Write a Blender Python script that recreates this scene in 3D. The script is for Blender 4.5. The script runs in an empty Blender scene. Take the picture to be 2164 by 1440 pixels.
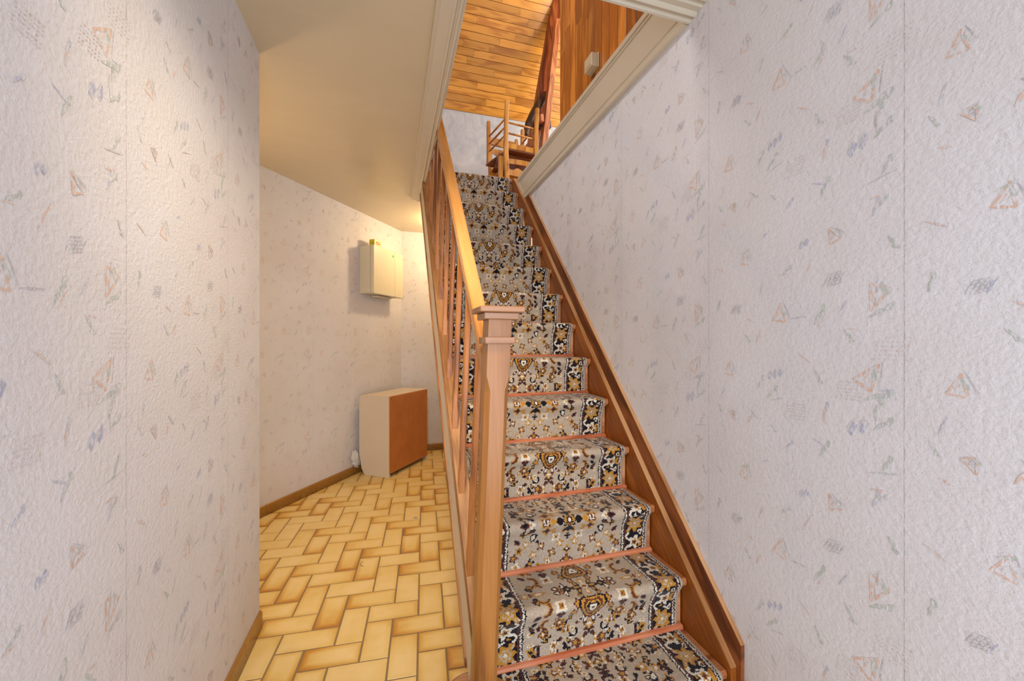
import bpy, bmesh, math, random
import numpy as np
from mathutils import Vector, Matrix

random.seed(7)
R = math.radians
SC = bpy.context.scene
COL = SC.collection

# ------------------------------------------------------------------ camera
CAM_H = 1.2095
cd = bpy.data.cameras.new('camera')
cam = bpy.data.objects.new('camera', cd)
COL.objects.link(cam)
cam.location = (0, 0, CAM_H)
cam.rotation_euler = (R(90), 0, -0.2937)
cd.sensor_width = 36.0
cd.lens = 838.07 / 2164 * 36.0
cd.shift_y = 4.05 / 2164
cd.clip_start = 0.02
SC.camera = cam

# ------------------------------------------------------------------ world, light, exposure
w = bpy.data.worlds.new('world')
SC.world = w
w.use_nodes = True
w.node_tree.nodes['Background'].inputs[0].default_value = (0.80, 0.88, 1.0, 1)
w.node_tree.nodes['Background'].inputs[1].default_value = 0.9
vs = SC.view_settings
vs.view_transform = 'Standard'
vs.look = 'None'
vs.gamma = 1.0
vs.use_curve_mapping = False
vs.exposure = 0.34


def area(name, loc, aim, size, power, color, spread=180):
    d = bpy.data.lights.new(name, 'AREA')
    d.shape = 'RECTANGLE'
    d.size, d.size_y = size
    d.energy = power
    d.color = color
    d.spread = R(spread)
    o = bpy.data.objects.new(name, d)
    COL.objects.link(o)
    o.location = loc
    o.rotation_euler = (Vector(aim) - Vector(loc)).to_track_quat('-Z', 'Y').to_euler()
    return o


def point(name, loc, power, color, rad=0.05):
    d = bpy.data.lights.new(name, 'POINT')
    d.energy = power
    d.color = color
    d.shadow_soft_size = rad
    o = bpy.data.objects.new(name, d)
    COL.objects.link(o)
    o.location = loc
    return o


# daylight from the glazed entrance behind the camera
area('entrance_daylight', (0.25, -1.35, 1.05), (0.35, 2.0, 1.0), (1.3, 1.9), 40, (0.78, 0.87, 1.0))
# warm lamp in the recess under the stairs and the upstairs lamp / window
point('recess_lamp', (0.537, 3.973, 2.285), 15, (1.0, 0.74, 0.42), 0.05)
area('ceiling_fill', (-0.05, 0.62, 2.38), (-0.10, 2.7, 0.0), (0.30, 0.30), 8, (1.0, 0.82, 0.56), 80)  # added fill above the camera, brightens the hall and its tiles
area('upstairs_window', (3.1, 3.4, 3.9), (1.0, 4.2, 3.9), (1.4, 1.4), 42, (1.0, 0.93, 0.83))
point('upstairs_lamp', (2.35, 3.1, 4.7), 30, (1.0, 0.88, 0.68), 0.15)
area('upstairs_side_fill', (-1.1, 1.9, 4.2), (1.2, 2.2, 3.2), (1.2, 1.2), 40, (1.0, 0.95, 0.88))  # added fill from the upper left, brightens the boarded wall
point('hall_fill', (-1.05, 2.35, 1.7), 8, (1.0, 0.72, 0.42), 0.08)  # added warm fill hidden behind the near left wall, no real lamp there


# ------------------------------------------------------------------ colours and materials
def lin(c):
    c = c / 255.0
    return c / 12.92 if c <= 0.04045 else ((c + 0.055) / 1.055) ** 2.4


def C(h):
    h = h.lstrip('#')
    return tuple(lin(int(h[i:i + 2], 16)) for i in (0, 2, 4)) + (1.0,)


class NT:
    def __init__(s, name, rough=0.6, spec=0.5):
        s.m = bpy.data.materials.new(name)
        s.m.use_nodes = True
        s.t = s.m.node_tree
        s.b = s.t.nodes['Principled BSDF']
        s.b.inputs['Roughness'].default_value = rough
        s.b.inputs['Specular IOR Level'].default_value = spec

    def n(s, typ, **kw):
        nd = s.t.nodes.new(typ)
        for k, v in kw.items():
            setattr(nd, k, v)
        return nd

    def put(s, nd, key, val):
        if isinstance(val, bpy.types.NodeSocket):
            s.t.links.new(val, nd.inputs[key])
        elif val is not None:
            nd.inputs[key].default_value = val
        return nd

    def math(s, op, a, b=None, c=None):
        nd = s.n('ShaderNodeMath', operation=op)
        s.put(nd, 0, a)
        if b is not None:
            s.put(nd, 1, b)
        if c is not None:
            s.put(nd, 2, c)
        return nd.outputs[0]

    def noise(s, vec, scale, detail=4, rough=0.55, dist=0.0):
        nd = s.n('ShaderNodeTexNoise')
        s.put(nd, 'Vector', vec)
        s.put(nd, 'Scale', scale)
        s.put(nd, 'Detail', detail)
        s.put(nd, 'Roughness', rough)
        s.put(nd, 'Distortion', dist)
        return nd.outputs['Fac']

    def mapping(s, vec, scale=(1, 1, 1), rot=(0, 0, 0), loc=(0, 0, 0)):
        nd = s.n('ShaderNodeMapping')
        s.put(nd, 'Vector', vec)
        s.put(nd, 'Scale', scale)
        s.put(nd, 'Rotation', rot)
        s.put(nd, 'Location', loc)
        return nd.outputs[0]

    def ramp(s, fac, stops):
        nd = s.n('ShaderNodeValToRGB')
        s.put(nd, 'Fac', fac)
        e = nd.color_ramp.elements
        while len(e) < len(stops):
            e.new(0.5)
        for i, (p, c) in enumerate(stops):
            e[i].position = p
            e[i].color = C(c) if isinstance(c, str) else c
        return nd.outputs['Color']

    def mix(s, fac, a, b, blend='MIX'):
        nd = s.n('ShaderNodeMix', data_type='RGBA', blend_type=blend)
        s.put(nd, 0, fac)
        s.put(nd, 6, C(a) if isinstance(a, str) else a)
        s.put(nd, 7, C(b) if isinstance(b, str) else b)
        return nd.outputs[2]

    def obj(s):
        return s.n('ShaderNodeTexCoord').outputs['Object']

    def bump(s, h, strength=0.3, dist=0.002):
        nd = s.n('ShaderNodeBump')
        s.put(nd, 'Height', h)
        s.put(nd, 'Strength', strength)
        s.put(nd, 'Distance', dist)
        s.t.links.new(nd.outputs[0], s.b.inputs['Normal'])

    def base(s, c):
        s.put(s.b, 'Base Color', C(c) if isinstance(c, str) else c)


SLOPE = math.atan(1.059)
AX = {'x': (0, 0, 0), 'y': (0, 0, R(-90)), 'z': (0, R(90), 0), 'slope': None}


def wood(name, cols, axis='z', rough=0.35, scale=1.0, ring=26, dark=0.25, local=True):
    """Grain runs along the mapped X axis."""
    t = NT(name, rough)
    v = t.obj()
    if axis == 'slope':
        v = t.mapping(v, rot=(-SLOPE, 0, 0))
        v = t.mapping(v, rot=AX['y'])
    else:
        v = t.mapping(v, rot=AX[axis])
    inf = t.n('ShaderNodeObjectInfo')
    off = t.math('MULTIPLY', inf.outputs['Random'], 37.0)
    cx = t.n('ShaderNodeCombineXYZ')
    for i in range(3):
        t.put(cx, i, off)
    add = t.n('ShaderNodeVectorMath', operation='ADD')
    t.put(add, 0, v)
    t.put(add, 1, cx.outputs[0])
    v = add.outputs[0]
    big = t.noise(t.mapping(v, scale=(1.6 * scale, 11 * scale, 11 * scale)), 1.0, 3, 0.5, 0.7)
    rings = t.math('MULTIPLY_ADD', t.math('SINE', t.math('MULTIPLY', big, float(ring))), 0.5, 0.5)
    fine = t.noise(t.mapping(v, scale=(7 * scale, 190 * scale, 190 * scale)), 1.0, 4, 0.6)
    fac = t.math('ADD', t.math('MULTIPLY', rings, 0.42), t.math('MULTIPLY', fine, 0.58))
    c = t.ramp(fac, [(0.22, cols[0]), (0.5, cols[1]), (0.8, cols[2])])
    wear = t.noise(v, 3.0, 5, 0.6)
    c = t.mix(t.math('MULTIPLY', t.math('SUBTRACT', wear, 0.42), dark * 3.0), c, cols[0])
    t.base(c)
    t.bump(fac, 0.12, 0.001)
    return t.m


def plankmat(name, cols, rough=0.25, ring=42):
    t = NT(name, rough)
    uv = t.n('ShaderNodeUVMap', uv_map='UV').outputs[0]
    at = t.n('ShaderNodeAttribute', attribute_name='rnd').outputs['Fac']
    cx = t.n('ShaderNodeCombineXYZ')
    t.put(cx, 0, t.math('MULTIPLY', at, 31.0))
    t.put(cx, 1, t.math('MULTIPLY', at, 57.0))
    add = t.n('ShaderNodeVectorMath', operation='ADD')
    t.put(add, 0, uv)
    t.put(add, 1, cx.outputs[0])
    v = add.outputs[0]
    big = t.noise(t.mapping(v, scale=(2.3, 13, 1)), 1.0, 2, 0.45, 0.5)
    s = t.math('MULTIPLY_ADD', t.math('SINE', t.math('MULTIPLY', big, float(ring))), 0.5, 0.5)
    s = t.math('POWER', s, 1.7)
    fine = t.noise(t.mapping(v, scale=(6, 160, 1)), 1.0, 3, 0.6)
    fac = t.math('ADD', t.math('MULTIPLY', s, 0.5), t.math('MULTIPLY', fine, 0.5))
    c = t.ramp(fac, [(0.2, cols[2]), (0.5, cols[1]), (0.85, cols[0])])
    tone = t.math('MULTIPLY_ADD', t.math('FRACT', t.math('MULTIPLY', at, 7.31)), 0.5, 0.74)
    cm = t.n('ShaderNodeCombineColor')
    for i, k in enumerate((1.0, 0.97, 0.9)):
        t.put(cm, i, t.math('MULTIPLY', tone, k))
    t.base(t.mix(1.0, c, cm.outputs[0], 'MULTIPLY'))
    t.bump(fac, 0.05, 0.001)
    return t.m


def plain(name, col, rough=0.5, var=0.06, scale=12, bump=0.0, dirt=None, metal=0.0):
    t = NT(name, rough)
    v = t.obj()
    nz = t.noise(v, scale, 5, 0.6)
    c = C(col)
    a = tuple(min(1, x * (1 + var)) for x in c[:3]) + (1,)
    b = tuple(x * (1 - var) for x in c[:3]) + (1,)
    cc = t.mix(nz, b, a)
    if dirt:
        d = t.ramp(t.noise(v, scale * 3.1, 6, 0.7), [(0.62, '#000000'), (0.75, '#ffffff')])
        cc = t.mix(t.math('MULTIPLY', d, 0.45), cc, dirt)
    t.base(cc)
    t.b.inputs['Metallic'].default_value = metal
    if bump:
        t.bump(t.noise(v, scale * 12, 4, 0.6), bump, 0.001)
    return t.m


def wallpaper(name, base='#d4d0d1', tint='#dfdee4', bump=1.0, dirt=True):
    t = NT(name, 0.62, 0.35)
    v = t.obj()
    cloud = t.noise(v, 2.6, 6, 0.6)
    c = t.mix(t.math('MULTIPLY_ADD', t.math('SUBTRACT', cloud, 0.5), 1.6, 0.5), base, tint)
    spk = t.noise(v, 130, 3, 0.6)
    c = t.mix(t.math('MULTIPLY', t.math('SUBTRACT', 0.5, spk), 0.5), c, '#a9a3a0')
    at = t.n('ShaderNodeAttribute', attribute_name='mc')
    rag = t.noise(t.mapping(v, rot=(0.6, 0, 0), scale=(60, 170, 60)), 1.0, 3, 0.6)
    mask = t.n('ShaderNodeMapRange')
    t.put(mask, 0, rag)
    t.put(mask, 1, 0.40)
    t.put(mask, 2, 0.54)
    f = t.math('MULTIPLY', t.math('MULTIPLY', mask.outputs[0], at.outputs['Alpha']), 0.85)
    c = t.mix(f, c, at.outputs['Color'])
    if dirt:
        sep = t.n('ShaderNodeSeparateXYZ')
        t.put(sep, 0, v)
        low = t.n('ShaderNodeMapRange')
        t.put(low, 0, sep.outputs['Z'])
        t.put(low, 1, 0.42)
        t.put(low, 2, 0.05)
        st = t.math('MULTIPLY', low.outputs[0], t.noise(t.mapping(v, scale=(9, 9, 3.5)), 1.0, 5, 0.65))
        c = t.mix(t.math('MULTIPLY', st, 0.42), c, '#a8835a')
    t.base(c)
    # embossed paper: fine grain in patches, brushed strokes elsewhere
    g1 = t.noise(v, 95, 4, 0.6)
    g2 = t.noise(t.mapping(v, rot=(0.75, 0, 0.0), scale=(80, 60, 150)), 1.0, 3, 0.55)
    g3 = t.noise(t.mapping(v, rot=(-0.75, 0, 0.0), scale=(80, 56, 160)), 1.0, 3, 0.55)
    pa = t.n('ShaderNodeMapRange')
    t.put(pa, 0, t.noise(v, 9, 2, 0.5))
    t.put(pa, 1, 0.42)
    t.put(pa, 2, 0.58)
    h = t.math('ADD', t.math('MULTIPLY', g2, pa.outputs[0]), t.math('MULTIPLY', g3, t.math('SUBTRACT', 1.0, pa.outputs[0])))
    h = t.math('ADD', t.math('MULTIPLY', h, 0.6), t.math('MULTIPLY', g1, 1.2))
    t.bump(h, 0.55 * bump, 0.0026)
    return t.m


M = {}
M['paper'] = wallpaper('hall_wallpaper')
M['paper_up'] = wallpaper('upper_wallpaper', '#a3a9b4', '#dfddda', 0.25, False)
_nt = M['paper_up'].node_tree
for _n in _nt.nodes:
    if _n.type == 'TEX_NOISE' and abs(_n.inputs['Scale'].default_value - 2.6) < .01:
        _n.inputs['Scale'].default_value = 4.5
        _n.inputs['Distortion'].default_value = 1.5


def ceiling_mat():
    t = NT('ceiling_lacquer', 0.22, 0.45)
    v = t.obj()
    n1 = t.noise(t.mapping(v, scale=(1.2, 3.5, 1)), 1.0, 4, 0.55)
    t.base(t.mix(n1, '#c4b496', '#d1c2a6'))
    h = t.noise(t.mapping(v, scale=(1.3, 7.0, 1)), 1.0, 4, 0.6)
    rg = t.math('MULTIPLY_ADD', t.noise(v, 60, 3), 0.12, 0.17)
    t.put(t.b, 'Roughness', rg)
    t.bump(t.math('ADD', h, t.math('MULTIPLY', t.noise(v, 200, 2), 0.05)), 0.16, 0.02)
    return t.m


M['ceiling'] = ceiling_mat()
M['trim'] = plain('cream_painted_wood', '#c9bca6', 0.3, 0.03, 9)
M['cream'] = plain('cream_panel', '#cdbda6', 0.45, 0.04, 9, dirt='#8b7355')
M['gap'] = plain('dark_gap', '#2c1a10', 0.8)
M['newel'] = wood('newel_wood', ['#704118', '#965e26', '#a97036'], 'z', 0.32, 0.8, 14, 0.16)
M['collar'] = wood('newel_cap_wood', ['#7a4e30', '#9a6a45', '#ab7b57'], 'x', 0.35, 1, 14, 0.1)
M['rail'] = wood('handrail_wood', ['#a3672f', '#c68a4a', '#d49d62'], 'slope', 0.25, 0.7, 12, 0.1)
M['baluster'] = wood('baluster_wood', ['#683814', '#9f6028', '#b8783e'], 'z', 0.35, 1.0, 18, 0.22)
M['cap'] = wood('string_cap_wood', ['#805430', '#a9774a', '#b98a60'], 'slope', 0.42, 1.0, 14, 0.2)
M['mould'] = wood('string_moulding_wood', ['#6b3c1b', '#9c6536', '#b98250'], 'slope', 0.35, 1.0, 14, 0.3)
M['string'] = wood('wall_string_wood', ['#7c4010', '#a9601f', '#bb742e'], 'slope', 0.3, 0.8, 10, 0.3)
M['stringtop'] = wood('string_edge_wood', ['#9a6436', '#bf8a58', '#cf9f70'], 'slope', 0.4, 1.0, 12, 0.1)
M['skirt'] = wood('skirting_wood', ['#4a200b', '#7c4019', '#96562a'], 'slope', 0.3, 1.6, 12, 0.12)
M['tread'] = wood('tread_wood', ['#7d401f', '#a9653a', '#bf7e50'], 'x', 0.3, 1.0, 14, 0.15)
M['riser'] = wood('riser_wood', ['#a05f38', '#c48458', '#d49a6e'], 'x', 0.35, 1.0, 12, 0.1)
M['rod'] = wood('carpet_rod_wood', ['#a4522f', '#c26e48', '#d18863'], 'x', 0.3, 1.2, 16, 0.12)
M['pine'] = plankmat('pine_ceiling_boards', ['#dfa044', '#d5953a', '#b87526'], 0.3, 15)
M['panel'] = plankmat('panel_wall_boards', ['#d48a40', '#c2762f', '#9c5820'], 0.25, 12)
M['pinegap'] = plain('board_groove_brown', '#6e3a12', 0.3, 0.05)  # darker brown on the groove sides between boards
M['beam'] = wood('beam_wood', ['#5c2610', '#8d4520', '#a85c33'], 'z', 0.4, 0.8, 22, 0.3)
M['beamlight'] = wood('post_wood', ['#8d4a26', '#b9703f', '#c88555'], 'z', 0.5, 1.4, 22, 0.2)
M['beamdark'] = wood('brace_wood', ['#22120b', '#4b2d1d', '#6a4731'], 'z', 0.45, 1.0, 22, 0.3)
M['chair'] = wood('chair_wood', ['#a05f1e', '#cc8c38', '#dea452'], 'z', 0.25, 1.0, 12, 0.1)
M['chairseat'] = wood('chair_seat_wood', ['#5a2f14', '#87502a', '#a66c3d'], 'x', 0.3, 1.0, 12, 0.1)
M['socket'] = plain('beige_plastic', '#c9b592', 0.35, 0.03)
M['cab'] = plain('cabinet_laminate', '#d2c3ae', 0.5, 0.04, 6, dirt='#a08a6c')
M['cup'] = plain('cupboard_plastic', '#d5cdb4', 0.42, 0.02, 5)
M['green'] = plain('green_enamel', '#2fae62', 0.4, 0.02)
M['cloth'] = plain('white_cloth', '#d0cfd0', 0.9, 0.04, 30, 0.3)
M['debris'] = plain('pale_debris', '#b9a287', 0.9, 0.1, 40)
M['hair'] = plain('curled_shaving', '#6b5335', 0.6, 0.1, 40)
M['teay'] = plain('tea_box_yellow', '#c9b51e', 0.4, 0.06, 60)
M['teaw'] = plain('tea_box_front', '#e6dc9a', 0.4, 0.1, 120, dirt='#c98a3a')
M['tear'] = plain('tea_emblem_red', '#b8432c', 0.4, 0.05)
M['white'] = plain('white_ink', '#e8e6e0', 0.5, 0.02)
M['teal'] = plain('tea_emblem_leaf', '#4f7d4a', 0.5, 0.05)


def hardboard():
    t = NT('hardboard_back', 0.55)
    v = t.obj()
    c = t.mix(t.noise(v, 7, 6, 0.65), '#a85c1e', '#cb8344')
    scr = t.ramp(t.noise(t.mapping(v, rot=(0, 0.7, 0.5), scale=(3, 60, 22)), 1.0, 5, 0.7), [(0.62, '#000000'), (0.72, '#ffffff')])
    c = t.mix(t.math('MULTIPLY', scr, 0.4), c, '#d29a5c')
    t.base(c)
    t.bump(t.noise(v, 150, 3), 0.15, 0.001)
    return t.m


M['hard'] = hardboard()


def bb_mat():
    t = NT('brown_ceramic_skirting', 0.3)
    v = t.obj()
    c = t.mix(t.noise(v, 9, 4, 0.6), '#84561e', '#a97a35')
    sep = t.n('ShaderNodeSeparateXYZ')
    t.put(sep, 0, v)
    low = t.n('ShaderNodeMapRange')
    t.put(low, 0, sep.outputs['Z'])
    t.put(low, 1, 0.06)
    t.put(low, 2, 0.0)
    spk = t.ramp(t.noise(v, 90, 6, 0.75), [(0.42, '#ffffff'), (0.56, '#000000')])
    c = t.mix(t.math('MULTIPLY', t.math('MULTIPLY', low.outputs[0], spk), 0.95), c, '#3a2410')
    t.base(c)
    return t.m


M['bb'] = bb_mat()


def tile_mat():
    t = NT('floor_tiles', 0.42, 0.45)
    v = t.obj()
    uv = t.n('ShaderNodeUVMap', uv_map='UV').outputs[0]
    at = t.n('ShaderNodeAttribute', attribute_name='rnd').outputs['Fac']
    sep = t.n('ShaderNodeSeparateXYZ')
    t.put(sep, 0, uv)
    # distance from the tile's edge: the glaze is browner at the rim, more so at one end
    ex = t.math('MINIMUM', sep.outputs[0], t.math('SUBTRACT', 1.0, sep.outputs[0]))
    ey = t.math('MINIMUM', sep.outputs[1], t.math('SUBTRACT', 1.0, sep.outputs[1]))
    d = t.math('MINIMUM', t.math('MULTIPLY', ex, 2.0), ey)
    cx = t.n('ShaderNodeCombineXYZ')
    t.put(cx, 0, t.math('MULTIPLY', at, 13.0))
    t.put(cx, 1, t.math('MULTIPLY', at, 29.0))
    add = t.n('ShaderNodeVectorMath', operation='ADD')
    t.put(add, 0, t.mapping(v, scale=(7, 7, 7)))
    t.put(add, 1, cx.outputs[0])
    nz = t.noise(add.outputs[0], 1.0, 3, 0.55)
    r1 = t.math('FRACT', t.math('MULTIPLY', at, 17.7))
    end = t.math('ABSOLUTE', t.math('SUBTRACT', sep.outputs[0], t.math('GREATER_THAN', r1, 0.5)))
    endf = t.math('MULTIPLY', t.math('POWER', end, 2.2), t.math('MULTIPLY', r1, 0.62))
    rim = t.n('ShaderNodeMapRange')
    t.put(rim, 0, t.math('ADD', d, t.math('MULTIPLY', t.math('SUBTRACT', nz, 0.5), 0.32)))
    t.put(rim, 1, 0.26)
    t.put(rim, 2, 0.0)
    fac = t.math('ADD', t.math('MULTIPLY', rim.outputs[0], t.math('MULTIPLY_ADD', r1, 0.4, 0.12)), endf)
    fac = t.math('ADD', fac, t.math('MULTIPLY', t.math('SUBTRACT', nz, 0.42), 0.85))
    c = t.ramp(fac, [(0.0, '#e2c68c'), (0.25, '#dbbb73'), (0.55, '#c99741'), (1.0, '#a56a24')])
    t.base(c)
    t.bump(t.math('ADD', t.noise(v, 160, 3), t.math('MULTIPLY', t.noise(v, 45, 2), 0.6)), 0.18, 0.0015)
    return t.m


M['tile'] = tile_mat()
M['grout'] = plain('tile_grout', '#8b7456', 0.95, 0.2, 60, 0.4)


def carpet_mat():
    t = NT('patterned_wool', 0.95, 0.1)
    at = t.n('ShaderNodeAttribute', attribute_name='pc')
    v = t.obj()
    n = t.noise(v, 420, 2, 0.6)
    c = t.mix(t.math('MULTIPLY', t.math('SUBTRACT', 0.62, n), 0.9), at.outputs['Color'], C('#2a2018'))
    t.base(c)
    t.b.inputs['Sheen Weight'].default_value = 0.25
    t.b.inputs['Sheen Roughness'].default_value = 0.4
    t.bump(t.noise(v, 380, 2, 0.6), 0.7, 0.002)
    return t.m


M['carpet'] = carpet_mat()


# ------------------------------------------------------------------ mesh helpers
class MB:
    def __init__(s):
        s.v, s.f, s.mi, s.uv, s.rnd, s.col = [], [], [], {}, {}, {}

    def face(s, pts, mi=0, uv=None, rnd=None, col=None):
        b = len(s.v)
        s.v += [tuple(p) for p in pts]
        k = len(s.f)
        s.f.append(tuple(range(b, b + len(pts))))
        s.mi.append(mi)
        if uv is not None:
            s.uv[k] = uv
        if rnd is not None:
            s.rnd[k] = rnd
        if col is not None:
            s.col[k] = col

    def add(s, vs, fs, mi=0):
        b = len(s.v)
        s.v += [tuple(p) for p in vs]
        for f in fs:
            s.f.append(tuple(b + i for i in f))
            s.mi.append(mi)

    def box(s, x0, x1, y0, y1, z0, z1, mi=0, mat=None):
        vs = [(x, y, z) for x in (x0, x1) for y in (y0, y1) for z in (z0, z1)]
        if mat:
            vs = [tuple(mat @ Vector(p)) for p in vs]
        s.add(vs, [(0, 1, 3, 2), (4, 6, 7, 5), (0, 4, 5, 1), (2, 3, 7, 6), (0, 2, 6, 4), (1, 5, 7, 3)], mi)

    def prism(s, poly, fn, a, b, mi=0):
        """poly = 2D points, fn(p, q, t) -> xyz, extruded t from a to b."""
        n = len(poly)
        vs = [fn(p, q, a) for p, q in poly] + [fn(p, q, b) for p, q in poly]
        fs = [tuple(range(n))[::-1], tuple(range(n, 2 * n))]
        fs += [(i, (i + 1) % n, n + (i + 1) % n, n + i) for i in range(n)]
        s.add(vs, fs, mi)

    def tube(s, pts, rads, seg=12, mi=0, squash=None):
        pts = [Vector(p) for p in pts]
        if not isinstance(rads, (list, tuple)):
            rads = [rads] * len(pts)
        rings = []
        up0 = None
        for i, p in enumerate(pts):
            d = (pts[min(i + 1, len(pts) - 1)] - pts[max(i - 1, 0)]).normalized()
            if up0 is None:
                up0 = Vector((0, 0, 1)) if abs(d.z) < 0.9 else Vector((0, 1, 0))
            a = d.cross(up0).normalized()
            b = a.cross(d).normalized()
            up0 = b
            sx, sy = squash if squash else (1, 1)
            rings.append([p + a * math.cos(2 * math.pi * k / seg) * rads[i] * sx + b * math.sin(2 * math.pi * k / seg) * rads[i] * sy for k in range(seg)])
        vs = [q for r in rings for q in r]
        fs = []
        for i in range(len(rings) - 1):
            for k in range(seg):
                fs.append((i * seg + k, i * seg + (k + 1) % seg, (i + 1) * seg + (k + 1) % seg, (i + 1) * seg + k))
        fs.append(tuple(range(seg))[::-1])
        fs.append(tuple((len(rings) - 1) * seg + k for k in range(seg)))
        s.add(vs, fs, mi)

    def build(s, name, mats, parent=None, bevel=0.0, seg=2, smooth=False, loc=None, uvs=False, fixn=True):
        me = bpy.data.meshes.new(name)
        me.from_pydata(s.v, [], s.f)
        if not isinstance(mats, (list, tuple)):
            mats = [mats]
        for m in mats:
            me.materials.append(M[m] if isinstance(m, str) else m)
        me.polygons.foreach_set('material_index', s.mi)
        if s.uv:
            l = me.uv_layers.new(name='UV')
            for k, uvl in s.uv.items():
                p = me.polygons[k]
                for j, li in enumerate(p.loop_indices):
                    l.data[li].uv = uvl[j]
        if s.rnd:
            a = me.attributes.new('rnd', 'FLOAT', 'FACE')
            for k, r in s.rnd.items():
                a.data[k].value = r
        if s.col:
            a = me.attributes.new('mc', 'FLOAT_COLOR', 'CORNER')
            arr = np.zeros((len(me.loops), 4), np.float32)
            for k, c in s.col.items():
                p = me.polygons[k]
                arr[p.loop_start:p.loop_start + p.loop_total] = c
            a.data.foreach_set('color', arr.ravel())
        if fixn:
            bm = bmesh.new()
            bm.from_mesh(me)
            bmesh.ops.recalc_face_normals(bm, faces=bm.faces)
            bm.to_mesh(me)
            bm.free()
        if loc is not None:
            me.transform(Matrix.Translation(-Vector(loc)))
        o = bpy.data.objects.new(name, me)
        COL.objects.link(o)
        if loc is not None:
            o.location = loc
        if parent:
            o.parent = parent
            o.location = Vector(o.location) - Vector(parent.get('_base', (0, 0, 0)))
        if bevel:
            b = o.modifiers.new('bevel', 'BEVEL')
            b.width = bevel
            b.segments = seg
            b.limit_method = 'ANGLE'
            b.angle_limit = R(35)
        if smooth:
            for p in me.polygons:
                p.use_smooth = True
        return o


def tag(o, label=None, cat=None, group=None, kind=None):
    if label:
        o['label'] = label
    if cat:
        o['category'] = cat
    if group:
        o['group'] = group
    if kind:
        o['kind'] = kind
    return o


def empty(name, loc=(0, 0, 0), label=None, cat=None, group=None, rz=0):
    o = bpy.data.objects.new(name, None)
    COL.objects.link(o)
    o.location = loc
    o.rotation_euler = (0, 0, rz)
    o.empty_display_size = 0.1
    return tag(o, label, cat, group)


def part(mb, name, mats, parent, world=True, **kw):
    """Build a part; its vertices are in world coordinates (parents here are unrotated)."""
    o = mb.build(name, mats, None, **kw)
    o.parent = parent
    if world:
        o.location = Vector(o.location) - Vector(parent.location)
    return o


def struct(mb, name, mats, label=None, cat='wall', **kw):
    o = mb.build(name, mats, **kw)
    o['kind'] = 'structure'
    if label:
        o['label'] = label
        o['category'] = cat
    return o


# ------------------------------------------------------------------ key dimensions (metres)
XR = 1.035                       # right wall
XW, YC = -0.5357, 1.912          # near left wall and its far corner
ZC = 2.43                        # hall ceiling
ZU = 2.62                        # upper floor
CORN = Vector((0.0974, 4.514))   # corner between slanted wall and back wall
WD = Vector((0.56827, 0.82284))  # direction of the slanted wall
WN = Vector((0.82284, -0.56827)) # its normal, into the hall
SL = CORN - WD * 3.162           # hidden end of the slanted wall
Y1, GO, RI = 0.987, 0.177, 0.1874


def nl(y):                       # line through the nosings
    return RI + (RI / GO) * (y - Y1)


# ------------------------------------------------------------------ wallpaper motifs
PEACH, GREEN, BLUE, GREY = C('#d8a37c'), C('#9bac9c'), C('#8f9bc2'), C('#8d8d96')
PW, PH = 0.54, 0.655


def stroke(p, q, w, col, al, taper=0.3):
    p, q = Vector(p), Vector(q)
    d = q - p
    n = Vector((-d.y, d.x)).normalized() * w * 0.5
    m = (p + q) * 0.5 + n * 0.3
    return ([p + n * taper, m + n, q + n * taper, q - n * taper, m - n, p - n * taper], col, al)


def blob(rng, x, y, rx, ry, rot, col, al, n=9):
    pts = []
    for i in range(n):
        t = 2 * math.pi * i / n
        r = rng.uniform(0.65, 1.15)
        a, b = rx * math.cos(t) * r, ry * math.sin(t) * r
        pts.append(Vector((x + a * math.cos(rot) - b * math.sin(rot), y + a * math.sin(rot) + b * math.cos(rot))))
    return (pts, col, al)


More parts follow.
